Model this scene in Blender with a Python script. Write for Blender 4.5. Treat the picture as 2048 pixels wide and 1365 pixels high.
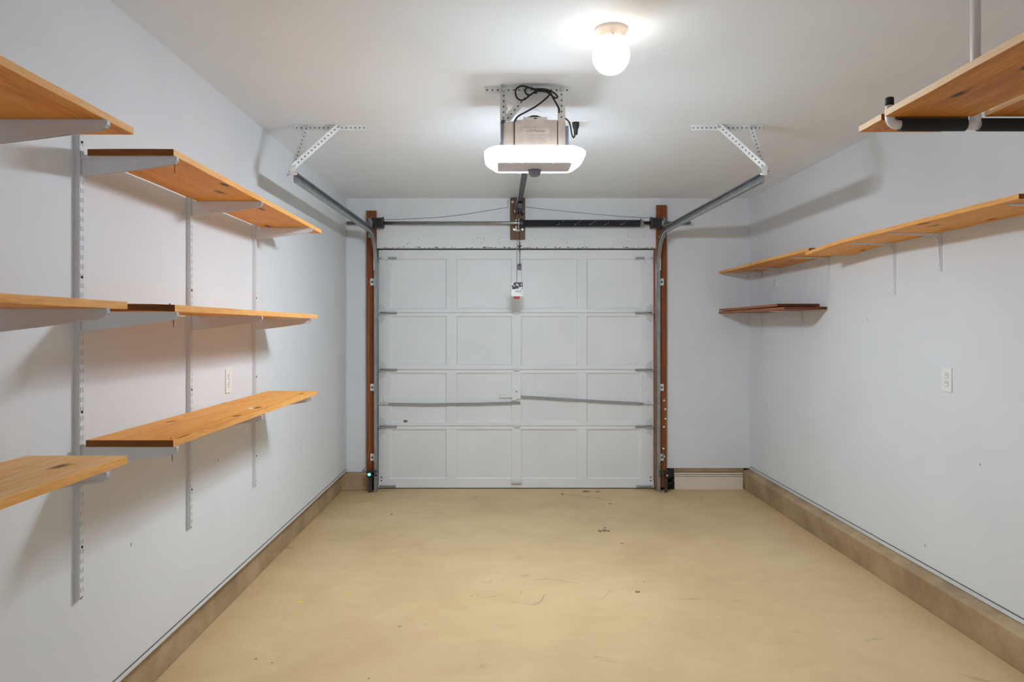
import bpy, bmesh, math, random
from mathutils import Vector, Matrix
random.seed(7)
PI = math.pi
sc = bpy.context.scene
COL = sc.collection
for o in list(bpy.data.objects):
    bpy.data.objects.remove(o)

# ------------------------------------------------------------------ camera, world, exposure
CAM_H = 1.426
cam_d = bpy.data.cameras.new('camera')
cam_d.sensor_fit = 'HORIZONTAL'
cam_d.sensor_width = 36.0
cam_d.lens = 1400.0 / 2048.0 * 36.0
cam_d.shift_x = 22.0 / 2048.0
cam_d.shift_y = -26.5 / 2048.0
cam_d.clip_start = 0.02
cam = bpy.data.objects.new('camera', cam_d)
COL.objects.link(cam)
cam.location = (0, 0, CAM_H)
cam.rotation_euler = (PI / 2, 0, 0)
sc.camera = cam

world = bpy.data.worlds.new('world')
sc.world = world
world.use_nodes = True
world.node_tree.nodes['Background'].inputs[0].default_value = (0.78, 0.93, 1.10, 1)
world.node_tree.nodes['Background'].inputs[1].default_value = 1.0

vs = sc.view_settings
vs.view_transform = 'Standard'
vs.look = 'None'
vs.exposure = -0.07
vs.gamma = 1.0
vs.use_curve_mapping = False
sc.cycles.max_bounces = 5
sc.cycles.diffuse_bounces = 5
sc.cycles.glossy_bounces = 3
sc.cycles.transmission_bounces = 2
sc.cycles.caustics_reflective = False
sc.cycles.caustics_refractive = False
sc.cycles.use_adaptive_sampling = True
sc.cycles.adaptive_threshold = 0.07
sc.cycles.use_light_tree = False
LED_STRENGTH = 150.0
LED_REAR_BOOSTED = 300.0
GLOBE_STRENGTH = 8.0

# daylight comes in through an unseen doorway, added behind the camera for fill light (portal: guides sampling only, gives no light itself)
pl_d = bpy.data.lights.new('added_doorway_portal', 'AREA')
pl_d.shape = 'RECTANGLE'
pl_d.size, pl_d.size_y = 1.9, 2.12
pl_d.cycles.is_portal = True
pl_o = bpy.data.objects.new('added_doorway_portal', pl_d)
COL.objects.link(pl_o)
pl_o.location = (0.45, -0.7, 1.06)
pl_o.rotation_euler = (PI / 2, 0, 0)

# room numbers (metres; x across, y away from the camera, z up)
XL, XR, ZC = -1.36, 2.19, 2.566
YB, YD, YF = 6.16, 6.20, -0.7
FX, FY0 = 1400.0, 6.2


# ------------------------------------------------------------------ materials
def srgb(r, g, b):
    def f(c):
        c /= 255.0
        return c / 12.92 if c <= 0.04045 else ((c + 0.055) / 1.055) ** 2.4
    return (f(r), f(g), f(b), 1.0)


class NT:
    def __init__(self, name):
        self.m = bpy.data.materials.new(name)
        self.m.use_nodes = True
        self.t = self.m.node_tree
        self.b = self.t.nodes['Principled BSDF']
        self.tc = None

    def n(self, kind, **kw):
        nd = self.t.nodes.new(kind)
        for k, v in kw.items():
            setattr(nd, k, v)
        return nd

    def l(self, a, b):
        self.t.links.new(a, b)

    def coord(self, scale=(1, 1, 1), rand=True):
        if self.tc is None:
            self.tc = self.n('ShaderNodeTexCoord')
            self.oi = self.n('ShaderNodeObjectInfo')
            ml = self.n('ShaderNodeMath', operation='MULTIPLY')
            ml.inputs[1].default_value = 37.0
            self.l(self.oi.outputs['Random'], ml.inputs[0])
            self.off = self.n('ShaderNodeVectorMath', operation='ADD')
            self.l(self.tc.outputs['Object'], self.off.inputs[0])
            self.l(ml.outputs[0], self.off.inputs[1])
        mp = self.n('ShaderNodeMapping')
        mp.inputs['Scale'].default_value = scale
        self.l(self.off.outputs[0] if rand else self.tc.outputs['Object'], mp.inputs['Vector'])
        return mp.outputs[0]

    def noise(self, scale, vec, detail=4, rough=0.55, dist=0.0):
        nd = self.n('ShaderNodeTexNoise')
        nd.inputs['Scale'].default_value = scale
        nd.inputs['Detail'].default_value = detail
        nd.inputs['Roughness'].default_value = rough
        nd.inputs['Distortion'].default_value = dist
        self.l(vec, nd.inputs['Vector'])
        return nd.outputs['Fac']

    def ramp(self, fac, stops):
        r = self.n('ShaderNodeValToRGB')
        e = r.color_ramp.elements
        e[0].position, e[0].color = stops[0]
        e[1].position, e[1].color = stops[-1]
        for p, c in stops[1:-1]:
            x = e.new(p)
            x.color = c
        self.l(fac, r.inputs[0])
        return r.outputs[0]

    def mix(self, fac, a, b, mode='MIX'):
        m = self.n('ShaderNodeMix', data_type='RGBA', blend_type=mode)
        for s, v in ((m.inputs[0], fac), (m.inputs[6], a), (m.inputs[7], b)):
            if hasattr(v, 'links') or hasattr(v, 'is_linked'):
                self.l(v, s)
            else:
                s.default_value = v
        return m.outputs[2]

    def bump(self, fac, strength=0.2, dist=0.002):
        b = self.n('ShaderNodeBump')
        b.inputs['Strength'].default_value = strength
        b.inputs['Distance'].default_value = dist
        self.l(fac, b.inputs['Height'])
        self.l(b.outputs[0], self.b.inputs['Normal'])


def paint(name, rgb, rough=0.6, bump=0.12, var=0.03, bscale=180, metal=0.0):
    N = NT(name)
    c = srgb(*rgb)
    d = tuple(x * (1 - var * 2.5) for x in c[:3]) + (1,)
    v = N.coord()
    col = N.ramp(N.noise(2.2, v, 2), [(0.3, d), (0.6, c)])
    N.l(col, N.b.inputs['Base Color'])
    N.b.inputs['Roughness'].default_value = rough
    N.b.inputs['Metallic'].default_value = metal
    if bump:
        N.bump(N.noise(bscale, v, 1), bump, 0.0015)
    return N.m


def speckled_paint(name, rgb, spot, rough=0.6):
    """painted board with a few small chips and scuffs"""
    N = NT(name)
    c = srgb(*rgb)
    v = N.coord()
    d = tuple(x * 0.93 for x in c[:3]) + (1,)
    base = N.ramp(N.noise(1.6, v, 5), [(0.32, d), (0.62, c)])
    chips = N.ramp(N.noise(26, v, 6, 0.7), [(0.735, (0, 0, 0, 1)), (0.77, (1, 1, 1, 1))])
    col = N.mix(chips, base, srgb(*spot))
    N.l(col, N.b.inputs['Base Color'])
    N.b.inputs['Roughness'].default_value = rough
    return N.m


def metal(name, rgb, rough=0.35, met=0.9):
    N = NT(name)
    v = N.coord((1, 1, 1))
    c = srgb(*rgb)
    d = tuple(x * 0.75 for x in c[:3]) + (1,)
    N.l(N.ramp(N.noise(14, v, 5), [(0.3, d), (0.7, c)]), N.b.inputs['Base Color'])
    N.b.inputs['Roughness'].default_value = rough
    N.b.inputs['Metallic'].default_value = met
    return N.m


def wood(name, light, mid, dark, knots=True, axis='Y', rough=0.5):
    N = NT(name)
    st = {'Y': (9, 0.7, 9), 'Z': (9, 9, 0.7), 'X': (0.7, 9, 9)}[axis]
    v = N.coord(st)
    grain = N.noise(1.6, v, 6, 0.6, 1.3)
    c1 = N.ramp(grain, [(0.28, srgb(*dark)), (0.42, srgb(*mid)), (0.62, srgb(*light)), (0.8, srgb(*mid))])
    fine = N.noise(16, v, 3, 0.6)
    c2 = N.mix(0.35, c1, N.ramp(fine, [(0.3, srgb(*dark)), (0.65, srgb(*light))]))
    col = c2
    if knots:
        kv = {'Y': (5.2, 2.0, 0.5), 'Z': (7.0, 0.5, 2.1), 'X': (2.1, 5.2, 5.2)}[axis]
        vo = N.n('ShaderNodeTexVoronoi')
        vo.inputs['Scale'].default_value = 1.0
        if axis == 'Y':
            vo.voronoi_dimensions = '2D'
        wob = N.n('ShaderNodeVectorMath', operation='ADD')
        nz = N.n('ShaderNodeTexNoise')
        nz.inputs['Scale'].default_value = 3.0
        kvn = N.coord(kv)
        N.l(kvn, nz.inputs['Vector'])
        sc_ = N.n('ShaderNodeVectorMath', operation='SCALE')
        sc_.inputs[3].default_value = 0.22
        N.l(nz.outputs['Color'], sc_.inputs[0])
        N.l(kvn, wob.inputs[0])
        N.l(sc_.outputs[0], wob.inputs[1])
        N.l(wob.outputs[0], vo.inputs['Vector'])
        k = N.ramp(vo.outputs['Distance'], [(0.04, (1, 1, 1, 1)), (0.095, (0, 0, 0, 1))])
        kk = tuple(x * 0.35 for x in srgb(*dark)[:3]) + (1,)
        col = N.mix(k, c2, kk)
    N.l(col, N.b.inputs['Base Color'])
    N.b.inputs['Roughness'].default_value = rough
    N.b.inputs['Specular IOR Level'].default_value = 0.2
    N.bump(fine, 0.15, 0.001)
    return N.m


def glow(name, rgb, strength):
    N = NT(name)
    N.b.inputs['Base Color'].default_value = (0.9, 0.9, 0.9, 1)
    N.b.inputs['Emission Color'].default_value = rgb
    N.b.inputs['Emission Strength'].default_value = strength
    return N.m


def floor_material():
    N = NT('tan_painted_concrete')
    v = N.coord(rand=False)
    big = N.ramp(N.noise(0.75, v, 6, 0.55, 0.3), [(0.3, srgb(192, 162, 118)), (0.5, srgb(211, 181, 133)), (0.72, srgb(222, 194, 147))])
    mid = N.ramp(N.noise(3.5, N.coord((1, 1.25, 1), False), 4, 0.62, 0.6), [(0.3, srgb(188, 154, 110)), (0.62, srgb(221, 194, 149))])
    c = N.mix(0.24, big, mid)
    scuff = N.ramp(N.noise(2.6, N.coord((0.8, 1.5, 1), False), 6, 0.72, 1.2), [(0.63, (0, 0, 0, 1)), (0.78, (1, 1, 1, 1))])
    sm = N.n('ShaderNodeMath', operation='MULTIPLY')
    sm.inputs[1].default_value = 1.05
    N.l(scuff, sm.inputs[0])
    c = N.mix(sm.outputs[0], c, srgb(150, 122, 90))
    dots = N.ramp(N.noise(38, v, 3, 0.6), [(0.755, (0, 0, 0, 1)), (0.775, (1, 1, 1, 1))])
    c = N.mix(dots, c, srgb(110, 88, 62))
    N.l(c, N.b.inputs['Base Color'])
    N.l(N.ramp(N.noise(5, v, 5), [(0.3, (0.42, 0.42, 0.42, 1)), (0.7, (0.58, 0.58, 0.58, 1))]), N.b.inputs['Roughness'])
    N.bump(N.noise(9, v, 2, 0.6), 0.05, 0.004)
    return N.m


def curb_material():
    N = NT('tan_painted_footing')
    v = N.coord(rand=False)
    c = N.ramp(N.noise(4, v, 8, 0.65), [(0.3, srgb(146, 122, 92)), (0.55, srgb(174, 149, 115)), (0.75, srgb(188, 164, 130))])
    dots = N.ramp(N.noise(45, v, 3, 0.6), [(0.72, (0, 0, 0, 1)), (0.76, (1, 1, 1, 1))])
    c = N.mix(dots, c, srgb(96, 78, 56))
    N.l(c, N.b.inputs['Base Color'])
    N.b.inputs['Roughness'].default_value = 0.75
    N.bump(N.noise(40, v, 3, 0.7), 0.4, 0.005)
    return N.m


M = dict(
    wall=paint('white_wall_paint', (223, 225, 228), 0.62, 0, 0.012, 140),
    ceiling=paint('ceiling_paint', (240, 245, 251), 0.8, 0, 0.012, 160),
    floor=floor_material(),
    curb=curb_material(),
    door=speckled_paint('white_door_paint', (232, 233, 233), (150, 140, 128), 0.5),
    header=speckled_paint('white_header_paint', (232, 233, 233), (165, 160, 152), 0.6),
    steel_white=paint('white_enamelled_steel', (220, 222, 225), 0.4, 0, 0.01),
    perf=metal('galvanised_perforated_steel', (244, 244, 242), 0.45, 0.0),
    hole=paint('shaded_hole', (104, 104, 102), 0.8, 0, 0.02),
    galv=metal('galvanised_track', (172, 173, 175), 0.36, 0.75),
    shaft=metal('shaft_steel', (170, 170, 168), 0.28, 0.95),
    dark_metal=metal('dark_cast_metal', (84, 84, 88), 0.45, 0.7),
    cone=metal('cast_cone_metal', (160, 160, 158), 0.45, 0.6),
    pin=metal('bright_bolt', (225, 222, 216), 0.3, 0.7),
    roller=paint('grey_roller_stem', (158, 158, 158), 0.5, 0, 0.03),
    rod_grey=paint('grey_lock_rod', (150, 150, 150), 0.5, 0, 0.03),
    hinge_grey=paint('grey_hinge', (212, 212, 211), 0.45, 0, 0.03),
    spring=paint('oiled_spring_steel', (38, 40, 48), 0.38, 0, 0.02),
    stripe=paint('white_stripe_paint', (190, 190, 192), 0.6, 0, 0.02),
    black=paint('black_rubber', (26, 26, 28), 0.6, 0, 0.02),
    foam=paint('black_foam', (44, 41, 40), 0.85, 0.3, 0.05, 90),
    pvc=paint('white_pvc', (232, 228, 226), 0.35, 0, 0.01),
    rail=paint('dark_rail_steel', (44, 47, 60), 0.35, 0, 0.03),
    taupe=metal('taupe_metal_cover', (228, 213, 203), 0.45, 0.1),
    taupe_dark=paint('grey_side_cover', (130, 134, 152), 0.5, 0, 0.02),
    grey_plate=paint('grey_plastic', (222, 226, 246), 0.5, 0, 0.02),
    plate_light=paint('pale_name_plate', (232, 224, 216), 0.5, 0, 0.01),
    lettering=paint('raised_lettering', (176, 162, 150), 0.5, 0, 0.01),
    white_plastic=paint('white_plastic', (236, 235, 232), 0.4, 0, 0.01),
    cream=paint('cream_canopy', (236, 222, 208), 0.45, 0, 0.01),
    dark=paint('dark_slot', (40, 38, 36), 0.8, 0, 0.02),
    red=paint('red_plastic', (186, 26, 30), 0.4, 0, 0.02),
    cord_red=paint('faded_red_cord', (150, 84, 92), 0.8, 0, 0.02),
    copper=paint('orange_wire', (214, 142, 84), 0.6, 0, 0.02),
    gray_wire=paint('grey_wire', (92, 92, 90), 0.6, 0, 0.02),
    thin_white=paint('white_wire', (226, 226, 222), 0.6, 0, 0.02),
    pine=wood('pine_board', (244, 178, 84), (232, 156, 56), (196, 110, 24)),
    pine_edge_lit=wood('pine_edge_lit', (242, 182, 110), (230, 164, 88), (196, 124, 50), False),  # long board edges, lamp-lit brightness put into the colour
    pine_edge_pale_lit=wood('pale_lit_pine_edge', (252, 220, 182), (246, 206, 160), (226, 176, 122), False),  # rack board edges, paler still with the lamp's light in the colour
    pine_end=wood('pine_end_grain', (146, 88, 42), (124, 72, 32), (90, 50, 20), False, 'X'),
    pine_pale=wood('pale_pine_board', (246, 202, 142), (236, 184, 112), (196, 126, 56)),
    pine_rack=wood('figured_pine_board', (228, 154, 66), (196, 118, 36), (124, 62, 12)),
    redwood=wood('red_brown_board', (168, 108, 74), (148, 90, 60), (112, 64, 42)),
    red_end=wood('red_brown_end_grain', (110, 62, 40), (92, 50, 30), (64, 34, 20), False, 'X'),
    jamb=wood('stained_jamb_board', (154, 88, 46), (128, 70, 36), (76, 42, 22), True, 'Z'),
    block=wood('brown_block', (128, 98, 78), (110, 82, 62), (76, 54, 40), False, 'Z'),
    cream_board=paint('cream_base_board', (232, 220, 202), 0.6, 0.1, 0.03),
    stain=paint('dark_oil_stain', (128, 110, 78), 0.55, 0, 0.05),
    scuff=paint('brown_scuff', (194, 163, 123), 0.6, 0, 0.05),
    rust=paint('rusty_drip', (206, 172, 122), 0.6, 0, 0.05),
    yellow=paint('yellow_paint', (238, 202, 62), 0.5, 0, 0.02),
    rot=paint('rotted_wood', (52, 40, 32), 0.9, 0.4, 0.2, 60),
    led=glow('led_lens', (0.81, 0.93, 1.05, 1), LED_STRENGTH),
    led_rim=glow('led_tray_rim', (0.9, 0.96, 1.0, 1), 2.6),
    led_rear_boosted=glow('led_lens_rear_boosted', (0.81, 0.93, 1.05, 1), LED_REAR_BOOSTED),  # door-facing lens faces, glow boosted to brighten the door and end wall
    globe=glow('lit_opal_globe', (1.0, 0.90, 0.79, 1), GLOBE_STRENGTH),
    green_led=glow('green_indicator', (0.05, 0.9, 0.35, 1), 3.0),
)


# ------------------------------------------------------------------ mesh helpers
class MB:
    def __init__(self):
        self.v, self.f, self.mi, self.sm = [], [], [], []

    def add(self, verts, faces, mi=0, smooth=False):
        k = len(self.v)
        self.v += [Vector(p) for p in verts]
        for f in faces:
            self.f.append([i + k for i in f])
            self.mi.append(mi)
            self.sm.append(smooth)
        return self

    def box(self, x0, x1, y0, y1, z0, z1, mi=0, c=0.0):
        if x0 > x1: x0, x1 = x1, x0
        if y0 > y1: y0, y1 = y1, y0
        if z0 > z1: z0, z1 = z1, z0
        if c <= 0:
            vs_ = [(x, y, z) for x in (x0, x1) for y in (y0, y1) for z in (z0, z1)]
            self.add(vs_, [(0, 1, 3, 2), (4, 6, 7, 5), (0, 4, 5, 1), (2, 3, 7, 6), (0, 2, 6, 4), (1, 5, 7, 3)], mi)
        else:
            bm = bmesh.new()
            bmesh.ops.create_cube(bm, size=1.0)
            bmesh.ops.scale(bm, vec=(x1 - x0, y1 - y0, z1 - z0), verts=bm.verts)
            bmesh.ops.translate(bm, vec=((x0 + x1) / 2, (y0 + y1) / 2, (z0 + z1) / 2), verts=bm.verts)
            bmesh.ops.bevel(bm, geom=bm.edges[:], offset=c, segments=2, affect='EDGES', profile=0.6)
            bm.verts.index_update()
            self.add([v.co.copy() for v in bm.verts], [[v.index for v in f.verts] for f in bm.faces], mi)
            bm.free()
        return self

    def prism(self, poly, axis, a0, a1, mi=0, mi_caps=None):
        """poly: 2D outline; axis 'x','y','z' = extrusion axis; the other two axes in order"""
        def p3(p, a):
            return {'x': (a, p[0], p[1]), 'y': (p[0], a, p[1]), 'z': (p[0], p[1], a)}[axis]
        n = len(poly)
        vs_ = [p3(p, a0) for p in poly] + [p3(p, a1) for p in poly]
        self.add(vs_, [(i, (i + 1) % n, n + (i + 1) % n, n + i) for i in range(n)], mi)
        m2 = mi if mi_caps is None else mi_caps
        k = len(self.v) - 2 * n
        self.f.append([k + i for i in range(n - 1, -1, -1)]); self.mi.append(m2); self.sm.append(False)
        self.f.append([k + n + i for i in range(n)]); self.mi.append(m2); self.sm.append(False)
        return self

    def tube(self, pts, r, n=8, mi=0, caps=True, closed=False):
        pts = [Vector(p) for p in pts]
        rs = r if isinstance(r, (list, tuple)) else [r] * len(pts)
        rings = []
        up = None
        for i, p in enumerate(pts):
            if closed:
                t = pts[(i + 1) % len(pts)] - pts[i - 1]
            else:
                t = pts[min(i + 1, len(pts) - 1)] - pts[max(i - 1, 0)]
            t.normalize()
            if up is None:
                up = Vector((0, 0, 1)) if abs(t.z) < 0.9 else Vector((1, 0, 0))
            a = t.cross(up)
            if a.length < 1e-5:
                a = t.orthogonal()
            a.normalize()
            b = a.cross(t).normalized()
            up = b
            rings.append([p + a * (rs[i] * math.cos(2 * PI * j / n)) + b * (rs[i] * math.sin(2 * PI * j / n)) for j in range(n)])
        k = len(rings)
        vs_ = [q for ring in rings for q in ring]
        fs = []
        for i in range(k if closed else k - 1):
            i2 = (i + 1) % k
            for j in range(n):
                fs.append((i * n + j, i * n + (j + 1) % n, i2 * n + (j + 1) % n, i2 * n + j))
        self.add(vs_, fs, mi, True)
        if caps and not closed:
            base = len(self.v) - len(vs_)
            self.f.append([base + j for j in range(n - 1, -1, -1)]); self.mi.append(mi); self.sm.append(False)
            self.f.append([base + (k - 1) * n + j for j in range(n)]); self.mi.append(mi); self.sm.append(False)
        return self

    def lathe(self, prof, c, axis='z', n=24, mi=0, smooth=True):
        """prof: list of (radius, along)"""
        c = Vector(c)
        vs_, fs = [], []
        for (r, h) in prof:
            for j in range(n):
                a, b = r * math.cos(2 * PI * j / n), r * math.sin(2 * PI * j / n)
                d = {'z': (a, b, h), 'x': (h, a, b), 'y': (b, h, a)}[axis]
                vs_.append(c + Vector(d))
        for i in range(len(prof) - 1):
            for j in range(n):
                fs.append((i * n + j, i * n + (j + 1) % n, (i + 1) * n + (j + 1) % n, (i + 1) * n + j))
        k = len(prof)
        self.add(vs_, fs, mi, smooth)
        base = len(self.v) - len(vs_)
        self.f.append([base + j for j in range(n - 1, -1, -1)]); self.mi.append(mi); self.sm.append(False)
        self.f.append([base + (k - 1) * n + j for j in range(n)]); self.mi.append(mi); self.sm.append(False)
        return self

    def strap(self, p0, p1, w, t, pitch=0.0254, width=0.031, hole=0.0048, thick=0.0022):
        """flat strip from p0 to p1 with a row of round holes; w = width direction, t = thickness direction"""
        p0, p1, w, t = Vector(p0), Vector(p1), Vector(w).normalized(), Vector(t).normalized()
        d = p1 - p0
        L = d.length
        d.normalize()
        w = (w - d * w.dot(d)).normalized()
        t = d.cross(w).normalized() * (1 if d.cross(w).dot(t) > 0 else -1)
        n = max(1, round(L / pitch))
        cl = L / n
        hw = width / 2
        for i in range(n):
            c = p0 + d * (cl * (i + 0.5))
            out, inn = [], []
            for j in range(8):
                a = PI / 8 + j * PI / 4
                inn.append((hole * math.cos(a), hole * math.sin(a)))
                ca, sa = math.cos(a), math.sin(a)
                if abs(ca) > abs(sa):
                    q = (math.copysign(cl / 2, ca), math.copysign(hw, sa) if True else 0)
                else:
                    q = (math.copysign(cl / 2, ca), math.copysign(hw, sa))
                # octagon point mapped to the cell's rim: corners for the odd pairs
                if abs(ca) > abs(sa):
                    q = (math.copysign(cl / 2, ca), math.copysign(hw * 0.5, sa))
                else:
                    q = (math.copysign(cl * 0.25, ca), math.copysign(hw, sa))
                out.append(q)
            vs_ = []
            for side in (0.5, -0.5):
                for q in out + inn:
                    vs_.append(c + d * q[0] + w * q[1] + t * (thick * side))
                for cx, cy in ((1, 1), (-1, 1), (-1, -1), (1, -1)):
                    vs_.append(c + d * (cx * cl / 2) + w * (cy * hw) + t * (thick * side))
            fs = []
            for s in (0, 20):
                for j in range(8):
                    q = [s + j, s + (j + 1) % 8, s + 8 + (j + 1) % 8, s + 8 + j]
                    fs.append(q if s == 0 else q[::-1])
                for m_, (a_, b_) in enumerate(((0, 1), (2, 3), (4, 5), (6, 7))):
                    q = [s + a_, s + 16 + m_, s + b_]
                    fs.append(q if s == 0 else q[::-1])
            for j in range(8):
                fs.append((8 + j, 8 + (j + 1) % 8, 28 + (j + 1) % 8, 28 + j))
            rim = [7, 0, 16, 1, 2, 17, 3, 4, 18, 5, 6, 19]
            for a_, b_ in zip(rim, rim[1:] + rim[:1]):
                fs.append((a_, a_ + 20, b_ + 20, b_))
            self.add(vs_, fs)
            self.add([vs_[28 + j] + t * (thick * 0.15) for j in range(8)], [list(range(8))], 1)  # dark disc closes the hole, its shade put into the colour
        return self

    def blob(self, cx, cy, z, rx, ry, rot=0, h=0.0006, n=18, jag=0.25):
        ring = []
        for i in range(n):
            a = 2 * PI * i / n
            k = 1 + random.uniform(-jag, jag)
            x, y = rx * k * math.cos(a), ry * k * math.sin(a)
            ring.append((cx + x * math.cos(rot) - y * math.sin(rot), cy + x * math.sin(rot) + y * math.cos(rot)))
        return self.prism(ring, 'z', z, z + h)


ORG = {}


def mk(name, mb, mats, parent=None, org=None, bevel=0.0):
    if not isinstance(mats, (list, tuple)):
        mats = [mats]
    if parent is not None:
        o3 = ORG[parent]
    else:
        if org is None:
            xs = [v.x for v in mb.v]; ys = [v.y for v in mb.v]; zs = [v.z for v in mb.v]
            org = ((min(xs) + max(xs)) / 2, (min(ys) + max(ys)) / 2, min(zs))
        o3 = Vector(org)
    me = bpy.data.meshes.new(name)
    me.from_pydata([v - o3 for v in mb.v], [], mb.f)
    for m in mats:
        me.materials.append(m if not isinstance(m, str) else M[m])
    me.polygons.foreach_set('material_index', mb.mi)
    me.polygons.foreach_set('use_smooth', mb.sm)
    bm = bmesh.new()
    bm.from_mesh(me)
    bmesh.ops.recalc_face_normals(bm, faces=bm.faces[:])
    bm.to_mesh(me)
    bm.free()
    me.update()
    ob = bpy.data.objects.new(name, me)
    COL.objects.link(ob)
    if parent is not None:
        ob.parent = parent
    else:
        ob.location = o3
    ORG[ob] = o3
    if bevel:
        md = ob.modifiers.new('bevel', 'BEVEL')
        md.width = bevel
        md.segments = 2
        md.limit_method = 'ANGLE'
    return ob


def thing(name, label, cat, loc, group=None):
    e = bpy.data.objects.new(name, None)
    e.empty_display_size = 0.05
    COL.objects.link(e)
    e.location = loc
    ORG[e] = Vector(loc)
    return tag(e, label, cat, group)


def tag(o, label, cat, group=None, kind=None):
    o['label'] = label
    o['category'] = cat
    if group:
        o['group'] = group
    if kind:
        o['kind'] = kind
    return o


def copy_thing(root, delta, label, group=None, name=None):
    c = root.copy()
    COL.objects.link(c)
    c.location = root.location + Vector(delta)
    c['label'] = label
    if group:
        c['group'] = group
    ORG[c] = ORG[root] + Vector(delta)
    for ch in list(root.children):
        d = ch.copy()
        COL.objects.link(d)
        d.parent = c
        for g in list(ch.children):
            e = g.copy()
            COL.objects.link(e)
            e.parent = d
    return c


def B(x0, x1, y0, y1, z0, z1, c=0.0):
    return MB().box(x0, x1, y0, y1, z0, z1, 0, c)


def fl(px, py):
    """floor point seen at a picture position"""
    y = FX * CAM_H / (py - 656.0)
    return ((px - 1002.0) * y / FX, y)


# ------------------------------------------------------------------ the room
floor = tag(mk('floor', B(-1.46, 2.30, YF - 0.1, 6.6, -0.12, 0.0), 'floor', org=(0, 0, 0)), 'tan painted concrete floor of the garage', 'floor', kind='structure')
ceiling = tag(mk('ceiling', B(-1.50, 2.33, YF - 0.1, 6.5, ZC, ZC + 0.1), 'ceiling', org=(0, 0, ZC)), 'pale grey painted ceiling', 'ceiling', kind='structure')
ZL, ZR = 0.170, 0.186
wl = tag(mk('wall_left', B(XL - 0.10, XL, YF - 0.1, YB + 0.14, ZL, ZC), 'wall', org=(XL, 0, 0)), 'white wall carrying slotted shelf standards', 'wall', kind='structure')
wr = tag(mk('wall_right', B(XR, XR + 0.10, YF - 0.1, YB + 0.14, ZR, ZC), 'wall', org=(XR, 0, 0)), 'white wall carrying the long L-bracket shelf', 'wall', kind='structure')
DX0, DX1, DZ1 = -1.085, 1.351, 2.117
wb = MB()
wb.box(XL, -1.13, YB, YB + 0.14, 0.155, ZC)
wb.box(1.40, XR, YB, YB + 0.14, 0.190, ZC)
wb_o = tag(mk('wall_back', wb, 'wall', org=(0, YB, 0)), 'white end wall around the garage door', 'wall', kind='structure')
mk('header_panel', B(-1.13, 1.40, YB, YB + 0.14, DZ1 + 0.010, ZC), 'header', wb_o)
wf = MB().box(-1.5, -0.5, YF - 0.1, YF, 0.0, ZC).box(1.4, 2.33, YF - 0.1, YF, 0.0, ZC).box(-0.5, 1.4, YF - 0.1, YF, 2.12, ZC)  # unseen wall; its doorway is added to let fill daylight in
tag(mk('wall_front', wf, 'wall', org=(0, YF, 0)), 'white wall behind the camera with a doorway added to let in fill daylight', 'wall', kind='structure')
mk('exterior_panel', B(-1.5, 2.33, 6.42, 6.5, -0.1, ZC), 'dark', wb_o)

# concrete footing under the walls
cl = MB()
cl.prism([(-1.52, 0), (-1.392, 0), (-1.400, ZL), (-1.52, ZL)], 'y', YF, 6.30)
cl.prism([(-1.52, 0), (-1.13, 0), (-1.13, 0.152), (-1.52, 0.152)], 'y', 6.125, 6.30)
tag(mk('baseboard_left', cl, 'curb', org=(-1.36, 0, 0), bevel=0.006), 'tan concrete footing under the wall with the slotted standards', 'footing', kind='structure')
cr = MB()
cr.prism([(2.150, 0), (2.132, 0.155), (2.142, 0.166), (2.20, 0.182), (2.33, 0.182), (2.33, 0)], 'y', YF, 6.30)
tag(mk('baseboard_right', cr, 'curb', org=(2.19, 0, 0), bevel=0.005), 'tan concrete ledge jutting out below the wall with L-brackets', 'footing', kind='structure')
# metal edge bead along the bottom of the wallboard
b1 = MB().box(XL, XL + 0.004, YF, YB, ZL - 0.004, ZL + 0.012)
tag(mk('trim_1', b1, 'steel_white'), 'thin white edge bead below the wall with slotted standards', 'trim', kind='structure')
b2 = MB().box(XR - 0.004, XR, YF, YB, ZR - 0.003, ZR + 0.016)
tag(mk('trim_2', b2, 'steel_white'), 'thin white edge bead above the jutting concrete ledge', 'trim', kind='structure')
mk('dark_line', B(XL, XL + 0.002, YF, YB, ZL + 0.0125, ZL + 0.0165), 'gray_wire', wl)  # thin grey strip on the wall just above the edge bead
mk('dark_line', B(XR - 0.002, XR, YF, YB, ZR + 0.0165, ZR + 0.021), 'gray_wire', wr)
mk('corner_bead', B(XR - 0.008, XR, YB - 0.006, YB, 0.2, ZC), 'wall', wr)
mk('corner_bead', B(XL, XL + 0.008, YB - 0.006, YB, 0.17, ZC), 'wall', wl)

# dusty cobweb specks along the top of the door opening
gr = MB()
rg = random.Random(11)
for i in range(150):
    x = rg.uniform(-1.06, 1.33)
    z = DZ1 + 0.012 + abs(rg.gauss(0, 0.004))
    w_, h_ = rg.uniform(0.003, 0.022), rg.uniform(0.0012, 0.004)
    gr.prism([(x, z), (x + w_ * 0.5, z - h_), (x + w_, z), (x + w_ * 0.6, z + h_)], 'y', YB - 0.0012, YB + 0.002)
for i in range(26):
    x, z = rg.uniform(-1.0, 1.3), rg.uniform(DZ1 + 0.03, DZ1 + 0.12)
    gr.prism([(x, z), (x + 0.003, z - 0.003), (x + 0.005, z + 0.001), (x + 0.002, z + rg.uniform(.002, .012))], 'y', YB - 0.0012, YB + 0.002)
go_ = mk('cobweb_specks', gr, 'rot', wb_o)
go_['kind'] = 'stuff'

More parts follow.
